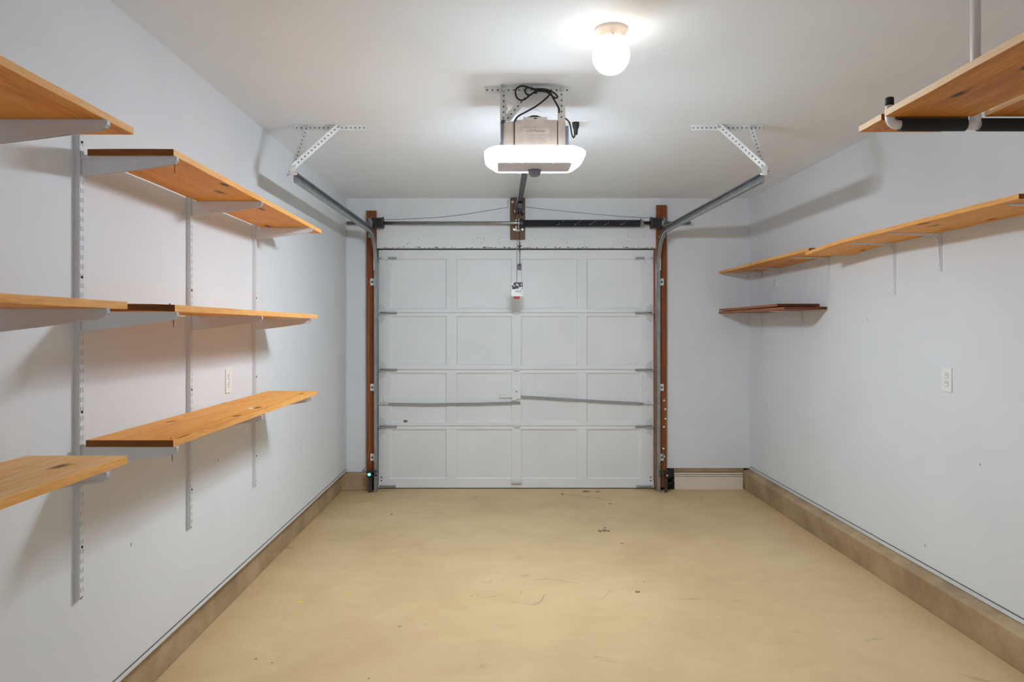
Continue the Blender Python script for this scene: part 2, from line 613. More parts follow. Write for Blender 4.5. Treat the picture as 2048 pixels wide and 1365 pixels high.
# base of the end wall beside the door: cream board with thin strips above it
tb = thing('trim_3', 'cream base board with thin strips between door track and concrete ledge', 'trim', (1.82, 6.2, 0))
tb['kind'] = 'structure'
mk('base_board', B(1.53, 2.136, 6.175, 6.20, 0.0, 0.112), 'cream_board', tb)
mk('strip', B(1.52, 2.136, 6.172, 6.20, 0.117, 0.128), 'cream_board', tb)
mk('strip', B(1.52, 2.136, 6.172, 6.20, 0.134, 0.148), 'cream_board', tb)
mk('strip', B(1.50, 2.136, 6.168, 6.20, 0.156, 0.188), 'curb', tb)
mk('backing', B(1.38, 2.16, 6.201, 6.24, 0.0, 0.20), 'dark', tb)
rot = MB()
for i in range(16):
    x, z = random.uniform(1.40, 1.535), random.uniform(0.004, 0.12)
    s = random.uniform(0.012, 0.032)
    p = [(x + s * random.uniform(.6, 1.1) * math.cos(a), z + s * random.uniform(.5, 1.0) * math.sin(a)) for a in [k * PI / 3.5 for k in range(7)]]
    rot.prism([(a, max(0.001, b)) for a, b in p], 'y', 6.15 + random.uniform(0, .02), 6.2)
mk('rotted_patch', rot, 'rot', tb)
mk('gap_shade', B(1.475, 1.522, 6.155, 6.2, 0.115, 0.19), 'black', tb)  # solid black block stands in for the shade of a recess

# door jamb boards
j1 = MB().box(-1.176, -1.092, 6.118, 6.16, 0.156, 2.452, 0, 0.003)
tag(mk('trim_4', j1, 'jamb'), 'brown stained jamb board behind the door track near the green sensor light', 'jamb', kind='structure')
j2 = MB().box(1.362, 1.449, 6.118, 6.16, 0.03, 2.50, 0, 0.003)
jr = tag(mk('trim_5', j2, 'jamb'), 'brown stained jamb board with paint chips beside the cream base board', 'jamb', kind='structure')
for (pz, px_) in ((0.79, 1.425), (0.715, 1.436), (0.56, 1.424), (0.63, 1.438), (0.37, 1.42), (0.30, 1.427)):
    mk('paint_chip', MB().lathe([(0.009, 0), (0.006, 0.0015)], (px_, 6.117, pz), 'y', 7), 'white_plastic', jr)
mk('inner_jamb', B(1.353, 1.3615, 6.13, 6.30, 0.0, 2.125), 'redwood', jr)
jl = bpy.data.objects['trim_4']
mk('inner_jamb', B(-1.0915, -1.087, 6.13, 6.30, 0.0, 2.125), 'rot', jl)

# ------------------------------------------------------------------ garage door
door = thing('door_1', 'white sectional garage door with four rows of recessed panels', 'garage door', (0.133, YD, 0))
door['kind'] = 'structure'
S = 6.2 / 1400.0
zpy = lambda p: CAM_H + (656.0 - p) * S
xpx = lambda p: (p - 1002.0) * S
seams = [DZ1, zpy(626), zpy(739.5), zpy(852.5), 0.006]
rows = [(518, 618), (632.5, 731), (746.5, 845), (859.5, 958)]
cols = [(780.5, 893), (913, 1024), (1042, 1155), (1173.5, 1282)]
for r in range(4):
    zt, zb = seams[r] - 0.0012, seams[r + 1] + 0.0012
    pt, pb = zpy(rows[r][0]), zpy(rows[r][1])
    m = MB()
    y0, y1 = YD, YD + 0.042
    xs = [DX0] + [xpx(c) for cc in cols for c in cc] + [DX1]
    m.box(DX0, DX1, y0, y1, pt, zt)
    m.box(DX0, DX1, y0, y1, zb, pb)
    for k in range(0, 10, 2):
        m.box(xs[k], xs[k + 1], y0, y1, pb, pt)
    sec = mk('section', m, 'door', door, bevel=0.0015)
    for (ca, cb) in cols:
        xa, xb = xpx(ca), xpx(cb)
        p = MB().box(xa, xb, y0 + 0.014, y1 - 0.006, pb, pt)
        mk('panel', p, 'door', sec)
        # quarter round bead around the recess
        q = MB()
        w_ = 0.010
        for (a0, a1, b0, b1) in ((xa, xb, pt - w_, pt), (xa, xb, pb, pb + w_), (xa, xa + w_, pb, pt), (xb - w_, xb, pb, pt)):
            if a1 - a0 > b1 - b0:
                top = b1 == pt
                q.prism([(y0 + 0.004, b1 if top else b0), (y0 + 0.0135, b0 if top else b1), (y0 + 0.0135, b1 if top else b0)], 'x', a0, a1)
            else:
                lf = a0 == xa
                q.prism([(a0 if lf else a1, y0 + 0.004), (a1 if lf else a0, y0 + 0.0135), (a0 if lf else a1, y0 + 0.0135)], 'z', b0, b1)
        mk('panel_bead', q, 'door', sec)
mk('bottom_seal', B(DX0, DX1, YD + 0.004, YD + 0.036, 0.0, 0.006), 'black', door)


def end_hinge(z, s, kind):
    xe = DX0 if s < 0 else DX1
    d = -s                                   # inward
    h = MB()
    if kind == 'hinge':
        h.prism([(xe + d * 0.012, z - 0.085), (xe + d * 0.055, z - 0.06), (xe + d * 0.075, z - 0.012), (xe + d * 0.075, z + 0.012), (xe + d * 0.055, z + 0.06), (xe + d * 0.012, z + 0.085)], 'y', YD - 0.004, YD)
        h.box(xe + d * 0.008, xe + d * 0.070, YD - 0.024, YD - 0.004, z - 0.013, z + 0.013, 0, 0.004)
        hg = mk('hinge', h, 'hinge_grey', door)
        st = MB().tube([(xe + d * 0.02, YD - 0.020, z + 0.004), (xe + d * 0.165, YD - 0.020, z + 0.002)], 0.0095, 10)
        st.tube([(xe - d * 0.03, YD - 0.020, z + 0.004), (xe + d * 0.02, YD - 0.020, z + 0.004)], 0.006, 8)
        mk('roller_stem', st, 'roller', hg)
        for (ax, az) in ((0.03, 0.05), (0.03, -0.05), (0.055, 0.035), (0.055, -0.035)):
            mk('bolt', MB().lathe([(0.0055, 0), (0.0045, -0.005)], (xe + d * ax, YD - 0.004, z + az), 'y', 8), 'door', hg)
    elif kind == 'top':
        h.box(xe + d * 0.005, xe + d * 0.085, YD - 0.028, YD, z - 0.010, z + 0.012, 0, 0.003)
        h.prism([(xe + d * 0.005, z - 0.01), (xe + d * 0.02, z - 0.055), (xe + d * 0.012, z - 0.055)], 'y', YD - 0.006, YD)
        h.prism([(xe + d * 0.06, z - 0.01), (xe + d * 0.085, z - 0.06), (xe + d * 0.088, z - 0.01)], 'y', YD - 0.01, YD)
        hg = mk('top_roller_bracket', h, 'steel_white', door)
        st = MB().box(xe + d * 0.088, xe + d * 0.16, YD - 0.024, YD - 0.002, z - 0.010, z + 0.010, 0, 0.003)
        st.tube([(xe - d * 0.03, YD - 0.03, z), (xe + d * 0.03, YD - 0.03, z)], 0.006, 8)
        mk('roller_stem', st, 'roller', hg)
    else:
        h.box(xe + d * 0.004, xe + d * 0.055, YD - 0.004, YD, z - 0.02, z + 0.115, 0, 0.0015)
        h.box(xe + d * 0.004, xe + d * 0.012, YD - 0.03, YD, z - 0.012, z + 0.05)
        hg = mk('bottom_bracket', h, 'door', door)
        mk('roller_stem', MB().tube([(xe - d * 0.03, YD - 0.018, z), (xe + d * 0.155, YD - 0.018, z)], 0.0085, 10), 'roller', hg)
        for az in (0.045, 0.075):
            mk('bolt', MB().lathe([(0.007, 0), (0.005, -0.005)], (xe + d * 0.026, YD - 0.004, z + az), 'y', 8), 'dark_metal', hg)


for s in (-1, 1):
    end_hinge(zpy(517), s, 'top')
    for k in (1, 2, 3):
        end_hinge(seams[k] - 0.004, s, 'hinge')
    end_hinge(zpy(972), s, 'bottom')
for k in (1, 2, 3):
    x = xpx(1033.5)
    z = seams[k]
    h = MB().prism([(x - 0.030, z - 0.012), (x - 0.022, z - 0.055), (x, z - 0.075), (x + 0.022, z - 0.055), (x + 0.030, z - 0.012)], 'y', YD - 0.003, YD)
    h.prism([(x - 0.030, z + 0.012), (x - 0.022, z + 0.055), (x, z + 0.07), (x + 0.022, z + 0.055), (x + 0.030, z + 0.012)], 'y', YD - 0.003, YD)
    hg = mk('hinge', h, 'door', door)
    mk('hinge_knuckle', MB().box(x - 0.030, x + 0.030, YD - 0.020, YD, z - 0.012, z + 0.012, 0, 0.004), 'hinge_grey', hg)
lh = mk('lift_handle', MB().box(xpx(1022), xpx(1044), YD - 0.03, YD - 0.018, zpy(966), zpy(961), 0, 0.003).box(xpx(1022), xpx(1025), YD - 0.02, YD, zpy(967), zpy(960)).box(xpx(1041), xpx(1044), YD - 0.02, YD, zpy(967), zpy(960)), 'hinge_grey', door)
# slide lock with its two long rods
lk = mk('lock_plate', MB().box(xpx(1024), xpx(1041), YD - 0.022, YD, zpy(798), zpy(780), 0, 0.003).box(xpx(1024), xpx(1032), YD - 0.03, YD - 0.02, zpy(800.5), zpy(790), 0, 0.002), 'door', door)
mk('lock_bar', MB().box(xpx(997.5), xpx(1026), YD - 0.014, YD - 0.002, zpy(795.5), zpy(790), 0, 0.002).box(xpx(997), xpx(998.5), YD - 0.02, YD - 0.001, zpy(797), zpy(787)), 'door', lk)
for px_ in (1001, 1007):
    mk('bolt', MB().lathe([(0.004, 0), (0.003, -0.003)], (xpx(px_), YD - 0.014, zpy(791)), 'y', 8), 'dark_metal', lk)
mk('lock_spindle', MB().lathe([(0.006, 0), (0.004, -0.004)], (xpx(1032.5), YD - 0.022, zpy(783.5)), 'y', 8), 'dark_metal', lk)


def rod(pts):
    m = MB()
    P = [Vector((xpx(a), YD - 0.016, zpy(b))) for a, b in pts]
    for a, b in zip(P[:-1], P[1:]):
        d = (b - a)
        m.prism([(a.x, a.z - 0.012), (b.x, b.z - 0.012), (b.x, b.z + 0.008), (a.x, a.z + 0.008)], 'y', YD - 0.018, YD - 0.014)
    return m


mk('lock_rod', rod([(1040.5, 805), (955, 807.2), (860, 808.6), (776, 807.5)]), 'rod_grey', lk)
mk('lock_rod', rod([(1041, 793), (1120, 797.5), (1210, 803), (1288, 807)]), 'rod_grey', lk)
for a, b in ((757, 778), (1286, 1307)):
    g = MB().box(xpx(a), xpx(b), YD - 0.02, YD - 0.004, zpy(809), zpy(805), 0, 0.002)
    mid = (a + b) / 2
    g.prism([(xpx(mid - 3), zpy(807)), (xpx(mid), zpy(816)), (xpx(mid + 3), zpy(807)), (xpx(mid), zpy(797))], 'y', YD - 0.006, YD)
    mk('rod_guide', g, 'hinge_grey', lk)
mk('bare_patch', MB().prism([(xpx(806), zpy(843)), (xpx(809), zpy(840.5)), (xpx(813), zpy(840.8)), (xpx(816), zpy(843)), (xpx(813), zpy(845.5)), (xpx(809), zpy(845.6))], 'y', YD - 0.0012, YD + 0.002), 'stain', door)

# ------------------------------------------------------------------ door tracks
PROF = [(0, -.027), (.024, -.027), (.028, -.019), (.0255, -.018), (.022, -.0245), (.003, -.0245), (.003, .0245), (.022, .0245), (.0255, .018), (.028, .019), (.024, .027), (0, .027)]


def sweep(path, s, prof, mb, dx=0.0):
    """path: (x,y,z,ny,nz) points; profile across x (inward) and the in-plane normal"""
    n = len(prof)
    vs_, fs = [], []
    for (x, y, z, ny, nz) in path:
        for (a, b) in prof:
            vs_.append((x - s * (a - 0.014) + dx, y + ny * b, z + nz * b))
    for i in range(len(path) - 1):
        for j in range(n):
            fs.append((i * n + j, i * n + (j + 1) % n, (i + 1) * n + (j + 1) % n, (i + 1) * n + j))
    mb.add(vs_, fs)
    k = len(mb.v) - len(vs_)
    # end caps of the thin C section, as quads
    for base in (k, k + (len(path) - 1) * n):
        for q in ((0, 1, 4, 5), (1, 2, 3, 4), (0, 5, 6, 11), (6, 7, 10, 11), (7, 8, 9, 10)):
            mb.f.append([base + t for t in q]); mb.mi.append(0); mb.sm.append(False)
    return mb


def track(s, label):
    xv = -1.088 if s < 0 else 1.368
    xe = -1.118 if s < 0 else 1.424
    YT, ZT, R = 6.098, 2.246, 0.30
    t = thing('door_track', label, 'track', (xv, YT, 0))
    mk('vertical_track', sweep([(xv, YT, 0.004, -1, 0), (xv, YT, ZT - R, -1, 0)], s, PROF, MB()), 'galv', t)
    arc = []
    for i in range(13):
        a = PI / 2 * i / 12
        arc.append((xv - (xv - xv) , YT - R + R * math.cos(a), ZT - R + R * math.sin(a), -math.cos(a), -math.sin(a)))
    mk('curved_track', sweep(arc, s, PROF, MB()), 'galv', t)
    mk('horizontal_track', sweep([(xv, YT - R, ZT, 0, -1), (xe, 3.825, ZT, 0, -1)], s, PROF, MB()), 'galv', t)
    # stiffening angle along the top of the horizontal run
    m = MB()
    o = s * 0.0145
    for (a0, a1, b0, b1) in ((0, s * 0.003, -0.018, 0.040), (0, s * 0.03, 0.037, 0.040)):
        m.add([(xv + o + a0, 5.70, ZT + b0), (xv + o + a1, 5.70, ZT + b0), (xv + o + a1, 5.70, ZT + b1), (xv + o + a0, 5.70, ZT + b1),
               (xe + o + a0, 3.83, ZT + b0), (xe + o + a1, 3.83, ZT + b0), (xe + o + a1, 3.83, ZT + b1), (xe + o + a0, 3.83, ZT + b1)],
              [(0, 1, 2, 3), (7, 6, 5, 4), (0, 4, 5, 1), (1, 5, 6, 2), (2, 6, 7, 3), (3, 7, 4, 0)])
    mk('stiffening_angle', m, 'galv', t)
    for z in (1.826, 0.905, 0.295):
        b = MB().box(xv + s * 0.016, xv + s * 0.052, 6.108, 6.118, z - 0.030, z + 0.030, 0, 0.002)
        b.box(xv + s * 0.014, xv + s * 0.018, 6.075, 6.118, z - 0.030, z + 0.030)
        jb = mk('jamb_bracket', b, 'perf', t)
        mk('lag_screw', MB().lathe([(0.009, 0), (0.009, -0.005), (0.005, -0.008)], (xv + s * 0.036, 6.108, z), 'y', 6), 'dark_metal', jb)
    fl_ = MB().box(xv + s * 0.012, xv + s * 0.016, 6.06, 6.12, ZT - R - 0.02, ZT - 0.02)
    mk('flag_plate', fl_, 'perf', t)
    # hanger
    hx0, hx1 = (-1.159, -0.755) if s < 0 else (1.067, 1.465)
    h = t
    a = MB().strap((hx0, 3.93, 2.5495), (hx1, 3.93, 2.5495), (0, 0, 1), (0, -1, 0), width=0.031)
    a.box(hx0, hx1, 3.93, 3.96, ZC - 0.003, ZC)
    mk('ceiling_angle', a, ['perf', 'hole'], h)
    if s < 0:
        d0, d1, v0, v1 = (-0.905, 3.922, 2.560), (-1.128, 3.80, 2.30), (-1.088, 3.925, 2.552), (-1.135, 3.815, 2.29)
    else:
        d0, d1, v0, v1 = (1.218, 3.922, 2.560), (1.428, 3.80, 2.30), (1.402, 3.925, 2.552), (1.438, 3.818, 2.29)
    mk('diagonal_strap', MB().strap(d0, d1, (0, 0, 1), (0, -1, 0), width=0.032), ['perf', 'hole'], h)
    g = MB().strap(v0, v1, (1, 0, 0), (0, -1, 0), width=0.032)
    off = Vector((s * 0.016, 0.016, 0))
    g.strap(Vector(v0) + off, Vector(v1) + off, (0, 1, 0), (1, 0, 0), width=0.032)
    mk('drop_angle', g, ['perf', 'hole'], h)
    f = MB().prism([(d1[0] - 0.018, 2.30), (d1[0] + 0.018, 2.31), (d1[0] + 0.012, 2.255), (d1[0] - 0.012, 2.255)], 'y', 3.790, 3.793)
    mk('gusset', f, 'perf', h)
    mk('bolt', MB().tube([(d1[0] - s * 0.02, 3.803, 2.262), (d1[0] + s * 0.035, 3.803, 2.258)], 0.006, 8), 'perf', h)
    for (x, z) in ((v0[0], 2.551), (d0[0], 2.553)):
        mk('hanger_bolt', MB().lathe([(0.008, 0), (0.008, -0.006)], (x, 3.918, z), 'y', 6), 'pin', h)
    return t


track(-1, 'grey steel door track with ceiling hanger above the pine shelves and green sensor')
track(1, 'grey steel door track with its ceiling hanger, beside the black spring')

# ------------------------------------------------------------------ torsion shaft
ZS, YS = 2.334, 6.062
ts = thing('torsion_shaft', 'steel torsion shaft with cable drums and one black spring above the garage door', 'torsion shaft', (0.15, YS, ZS))
mk('shaft', MB().tube([(-1.335, YS, ZS), (1.640, YS, ZS)], 0.0150, 20), 'shaft', ts)
for s, x in ((-1, -1.060), (1, 1.338)):
    pr = [(0.018, -0.046), (0.046, -0.044), (0.046, -0.036)]
    for i in range(9):
        pr += [(0.044, -0.034 + i * 0.0075), (0.0475, -0.0303 + i * 0.0075)]
    pr += [(0.046, 0.034), (0.053, 0.036), (0.053, 0.043), (0.018, 0.044)]
    if s > 0:
        pr = [(r, -h) for r, h in pr][::-1]
    mk('cable_drum', MB().lathe(pr, (x, YS, ZS), 'x', 32, smooth=False), 'dark_metal', ts)
    mk('bearing', MB().lathe([(0.03, -0.006), (0.03, 0.006)], (x + s * 0.056, YS, ZS), 'x', 20), 'pin', ts)
    pl = MB().box(x + s * 0.062, x + s * 0.066, 6.03, 6.117, ZS - 0.12, ZS + 0.05)
    pl.box(x + s * 0.062, x + s * 0.10, 6.113, 6.117, ZS - 0.12, ZS + 0.05)
    mk('end_bearing_plate', pl, 'galv', ts)
sx0, sx1 = 0.190, 1.205
pr = []
k = int((sx1 - sx0) / 0.0062)
for i in range(k):
    pr += [(0.0300, sx0 + i * 0.0062), (0.0322, sx0 + (i + 0.5) * 0.0062)]
sp = mk('spring', MB().lathe([(r, h) for r, h in pr], (0, YS, ZS - 0.004), 'x', 18, smooth=False), 'spring', ts)
for x0 in (0.515, 0.66, 0.79, 0.92, 1.06):
    pts = []
    for i in range(7):
        a = -0.55 + 1.1 * i / 6
        pts.append((x0 + (i - 3) * 0.009, YS - 0.0325 * math.cos(a), ZS - 0.004 + 0.0325 * math.sin(a)))
    for a, b in ((0, 2), (3, 4), (5, 6)):
        if random.random() < 0.85:
            mk('paint_stripe', MB().tube(pts[a:b + 1], 0.0019, 5), 'stripe', sp)
mk('winding_cone', MB().lathe([(0.020, 0), (0.036, 0.002), (0.036, 0.012), (0.028, 0.016), (0.028, 0.026), (0.018, 0.03)], (1.203, YS, ZS), 'x', 16, smooth=False), 'cone', ts)
mk('stationary_cone', MB().lathe([(0.030, -0.024), (0.036, -0.020), (0.036, -0.004), (0.030, 0)], (0.192, YS, ZS), 'x', 16, smooth=False), 'dark_metal', ts)
cb = MB().box(0.126, 0.137, 6.115, 6.119, ZS + 0.012, ZS + 0.040).box(0.126, 0.137, 6.115, 6.119, ZS - 0.050, ZS - 0.020).box(0.120, 0.170, 6.115, 6.119, ZS - 0.062, ZS - 0.050)
cb.box(0.152, 0.156, 6.05, 6.119, ZS - 0.050, ZS + 0.040)
mk('center_bracket', cb, 'perf', ts)

# wooden block on the header
hb = tag(mk('mounting_block', MB().box(0.080, 0.212, 6.120, 6.160, 2.200, 2.560, 0, 0.002), 'block'), 'brown wooden mounting block on the wall above the garage door', 'wood block')
for (x, z) in ((0.103, 2.528), (0.116, 2.286), (0.186, 2.286)):
    mk('lag_screw', MB().lathe([(0.013, 0), (0.013, -0.0015), (0.008, -0.002), (0.007, -0.0035)], (x, 6.12, z), 'y', 12), 'pin', hb)

# thin wires stapled across the header
def wire(name, pts, r, mat, label, cat):
    return tag(mk(name, MB().tube(pts, r, 6), mat), label, cat)


def bw(pts, y=6.157):
    return [((a - 1002.0) * y / FX, y, CAM_H + (656.0 - b) * y / FX) for a, b in pts]


wire('bell_wire', bw([(768, 439.5), (800, 439), (840, 437), (883, 434.5), (930, 429), (975, 421.5), (1015.5, 415), (1016, 399)]), 0.0018, 'gray_wire', 'thin grey wire strung from the block over the bare shaft', 'wire')
wire('bell_wire', bw([(1050.5, 414), (1085, 418), (1140, 424), (1200, 429.5), (1255, 434), (1304, 436.5)]), 0.0018, 'gray_wire', 'thin grey wire strung from the block over the black spring', 'wire')

# ------------------------------------------------------------------ garage door opener
OX = 0.159
op = thing('garage_door_opener', 'ceiling-hung garage door opener with glowing light tray, rail and pull cord', 'door opener', (OX, 3.36, 2.16))


def rrect(cx, cy, hx, hy, r, n=6):
    pts = []
    for (sx, sy, a0) in ((1, 1, 0), (-1, 1, PI / 2), (-1, -1, PI), (1, -1, 1.5 * PI)):
        for i in range(n + 1):
            a = a0 + PI / 2 * i / n
            pts.append((cx + sx * (hx - r) + r * math.cos(a), cy + sy * (hy - r) + r * math.sin(a)))
    return pts


def loft(mb, loops, mi=0, cap0=True, cap1=True, smooth=True):
    n = len(loops[0])
    vs_ = [p for lp in loops for p in lp]
    fs = [(i * n + j, i * n + (j + 1) % n, (i + 1) * n + (j + 1) % n, (i + 1) * n + j) for i in range(len(loops) - 1) for j in range(n)]
    mb.add(vs_, fs, mi, smooth)
    k = len(mb.v) - len(vs_)
    if cap0:
        mb.f.append([k + j for j in range(n - 1, -1, -1)]); mb.mi.append(mi); mb.sm.append(False)
    if cap1:
        mb.f.append([k + (len(loops) - 1) * n + j for j in range(n)]); mb.mi.append(mi); mb.sm.append(False)
    return mb


def ring(cx, cy, hx, hy, r, z):
    return [(x, y, z) for x, y in rrect(cx, cy, hx, hy, r)]


CY = 3.365
rim = loft(MB(), [ring(OX, CY, 0.170, 0.118, 0.04, 2.2705), ring(OX, CY, 0.208, 0.136, 0.06, 2.2695), ring(OX, CY, 0.230, 0.157, 0.075, 2.258), ring(OX, CY, 0.2378, 0.1648, 0.08, 2.250), ring(OX, CY, 0.2378, 0.1648, 0.08, 2.2485)], smooth=True)
mk('tray_rim', rim, 'led_rim', op)
lens = loft(MB(), [ring(OX, CY, 0.237, 0.164, 0.08, 2.2485), ring(OX, CY, 0.2362, 0.1632, 0.08, 2.236), ring(OX, CY, 0.222, 0.150, 0.07, 2.220), ring(OX, CY, 0.188, 0.120, 0.04, 2.197)], cap0=False, smooth=True)
for k in range(len(lens.f)):
    c_ = sum((lens.v[i] for i in lens.f[k]), Vector()) / len(lens.f[k])
    if len(lens.f[k]) == 4 and c_.y > CY + 0.095 and abs(c_.x - OX) < 0.17:
        lens.mi[k] = 1
mk('light_lens', lens, ['led', 'led_rear_boosted'], op)
bp = loft(MB(), [ring(OX - 0.001, 3.355, 0.176, 0.100, 0.02, 2.1965), ring(OX - 0.001, 3.355, 0.174, 0.098, 0.02, 2.1945)], smooth=False)
bpo = mk('bottom_plate', bp, 'grey_plate', op)
mk('camera_dome', MB().lathe([(0.032, 0.0), (0.033, -0.013), (0.030, -0.023), (0.019, -0.031), (0.006, -0.033)], (OX + 0.004, 3.41, 2.1945), 'z', 24), 'taupe_dark', bpo)
# motor housing: flat front panel, rounded shoulders, dark sides
body = MB().prism(rrect(OX - 0.002, 3.39, 0.148, 0.130, 0.037), 'z', 2.270, 2.389)
mk('housing', body, 'taupe', op, bevel=0.004)
mk('front_panel', B(OX - 0.095, OX + 0.102, 3.252, 3.262, 2.272, 2.393, 0.003), 'taupe', op)
for x in (OX - 0.098, OX + 0.1045):
    mk('panel_seam', B(x - 0.0016, x + 0.0016, 3.256, 3.263, 2.272, 2.390), 'dark', op)
for s in (-1, 1):
    mk('side_cover', B(OX - 0.002 + s * 0.146, OX - 0.002 + s * 0.161, 3.285, 3.51, 2.272, 2.376, 0.005), 'taupe_dark', op)  # dark covers, with the tray's bluish glow put into their colour
npl = mk('name_plate', B(OX - 0.058, OX + 0.064, 3.2505, 3.2522, 2.329, 2.3525), 'plate_light', op)
fc = bpy.data.curves.new('lettering', 'FONT')
fc.body = 'LiftMaster'
fc.size = 0.0225
fc.extrude = 0.0006
fc.align_x = 'CENTER'
fc.align_y = 'CENTER'
ftmp = bpy.data.objects.new('lettering_curve', fc)
COL.objects.link(ftmp)
bpy.context.view_layer.update()
fm = bpy.data.meshes.new_from_object(ftmp.evaluated_get(bpy.context.evaluated_depsgraph_get()))
bpy.data.objects.remove(ftmp)
fm.materials.clear()
fm.materials.append(M['lettering'])
fo = bpy.data.objects.new('lettering', fm)
COL.objects.link(fo)
fo.parent = npl
fo.location = Vector((OX + 0.003, 3.2500, 2.3408)) - ORG[op]
fo.rotation_euler = (PI / 2, 0, 0)
ft = MB()
for i in range(7):
    x = OX - 0.036 + i * 0.0117
    if i != 2:
        ft.box(x, x + random.uniform(.006, .009), 3.2512, 3.2520, 2.314, 2.317)
mk('small_print', ft, 'plate_light', op)
mk('top_label', B(OX - 0.055, OX + 0.057, 3.262, 3.30, 2.389, 2.4085, 0.001), 'white_plastic', op)
mk('label_print', B(OX - 0.006, OX + 0.008, 3.2612, 3.2619, 2.400, 2.405), 'dark', op)
sk = MB().lathe([(0.036, 0), (0.034, 0.038), (0.024, 0.046)], (OX + 0.0, 3.345, 2.389), 'z', 18, smooth=False)
for i in range(18):
    a = 2 * PI * i / 18
    sk.box(OX + 0.036 * math.cos(a) - 0.003, OX + 0.036 * math.cos(a) + 0.003, 3.345 + 0.036 * math.sin(a) - 0.003, 3.345 + 0.036 * math.sin(a) + 0.003, 2.389, 2.428)
mk('sprocket_cover', sk, 'dark_metal', op)
# mounting angle and drop straps
ma = MB().strap((-0.078, 3.305, 2.549), (0.325, 3.305, 2.549), (0, 0, 1), (0, -1, 0), width=0.034)
ma.box(-0.078, 0.325, 3.307, 3.34, ZC - 0.003, ZC)
mk('mounting_angle', ma, ['perf', 'hole'], op)
la = MB().strap((0.012, 3.300, 2.560), (0.012, 3.300, 2.300), (1, 0, 0), (0, -1, 0), width=0.030)
la.box(-0.004, -0.001, 3.27, 3.302, 2.30, 2.562)
mk('drop_strap', la, ['perf', 'hole'], op)
mk('drop_strap', MB().strap((0.285, 3.300, 2.566), (0.285, 3.300, 2.300), (1, 0, 0), (0, -1, 0), width=0.036), ['perf', 'hole'], op)
mk('diagonal_strap', MB().strap((0.150, 3.297, 2.555), (0.025, 3.297, 2.405), (0, 0, 1), (0, -1, 0), width=0.034), ['perf', 'hole'], op)
for (x, z) in ((0.012, 2.549), (0.285, 2.549), (0.125, 2.545)):
    mk('bolt', MB().lathe([(0.009, 0), (0.009, -0.006), (0.005, -0.008)], (x, 3.296, z), 'y', 6), 'pin', op)
mk('bolt', MB().lathe([(0.010, 0), (0.010, -0.008)], (0.010, 3.294, 2.395), 'y', 6), 'dark_metal', op)


def opx(pts, y):
    out = []
    for p in pts:
        yy = p[2] if len(p) > 2 else y
        out.append(((p[0] - 1002.0) * yy / FX, yy, CAM_H + (656.0 - p[1]) * yy / FX))
    return out


def smooth(pts, k=5):
    P = [Vector(p) for p in pts]
    out = []
    for i in range(len(P) - 1):
        p0, p1, p2, p3 = P[max(i - 1, 0)], P[i], P[i + 1], P[min(i + 2, len(P) - 1)]
        for j in range(k):
            t = j / k
            out.append(0.5 * ((2 * p1) + (p2 - p0) * t + (2 * p0 - 5 * p1 + 4 * p2 - p3) * t * t + (3 * p1 - p0 - 3 * p2 + p3) * t ** 3))
    out.append(P[-1])
    return out


crd = MB()
crd.tube(smooth(opx([(1029, 243, 3.24), (1036, 233), (1052, 224), (1070, 214), (1085, 203), (1097, 192), (1098, 187), (1090, 183), (1074, 181)], 3.27)), 0.0042, 8)
crd.tube(smooth(opx([(1072, 181), (1060, 176), (1046, 172), (1036, 175), (1031, 183), (1033, 194), (1040, 200), (1049, 199), (1058, 192), (1066, 186), (1072, 183)], 3.27)), 0.0042, 8)
crd.tube(smooth(opx([(1070, 184), (1060, 190), (1054, 189), (1050, 183), (1053, 176), (1062, 176), (1072, 180)], 3.262)), 0.0042, 8)
crd.tube(smooth(opx([(1072, 178), (1084, 178), (1096, 180), (1108, 186), (1115, 193), (1112, 196), (1105, 193), (1094, 184), (1072, 182)], 3.265)), 0.0042, 8)
crd.tube(smooth(opx([(1074, 181), (1098, 184), (1106, 196), (1113, 208), (1118, 218), (1120, 230, 3.34), (1138, 244, 3.6), (1144, 270, 3.83), (1148, 275, 3.86), (1151, 262, 3.86)], 3.28)), 0.0042, 8)
mk('power_cord', crd, 'black', op)
mk('cord_tie', MB().tube(opx([(1071, 177), (1072, 187)], 3.258), 0.007, 8), 'black', op)
wr_ = MB()
for k in range(3):
    dx = k * 2
    wr_.tube(smooth(opx([(1014 - dx, 182), (1010 + dx, 196), (1013 - dx, 210), (1016, 222), (1020 + dx, 236)], 3.285)), 0.0014, 5)
wr_.tube(smooth(opx([(1014, 200), (1022, 205), (1040, 211), (1062, 217), (1085, 224)], 3.34)), 0.0012, 5)
mk('control_wires', wr_, 'thin_white', op)
# rail with belt, trolley and arm
rl = MB()
a, b = Vector((OX - 0.003, 3.40, 2.398)), Vector((OX - 0.004, 6.02, 2.466))
for (x0, x1, z0, z1) in ((-0.018, 0.018, -0.006, 0.0), (-0.004, 0.004, 0.0, 0.026), (-0.018, 0.018, 0.026, 0.030), (-0.018, -0.014, 0.0, 0.008), (0.014, 0.018, 0.0, 0.008)):
    rl.add([a + Vector((x, 0, z)) for x, z in ((x0, z0), (x1, z0), (x1, z1), (x0, z1))] + [b + Vector((x, 0, z)) for x, z in ((x0, z0), (x1, z0), (x1, z1), (x0, z1))],
           [(0, 1, 2, 3), (7, 6, 5, 4), (0, 4, 5, 1), (1, 5, 6, 2), (2, 6, 7, 3), (3, 7, 4, 0)])
mk('rail', rl, 'rail', op)
mk('belt', MB().tube([(OX - 0.026, 3.44, 2.402), (OX - 0.026, 5.98, 2.466)], 0.003, 6), 'thin_white', op)
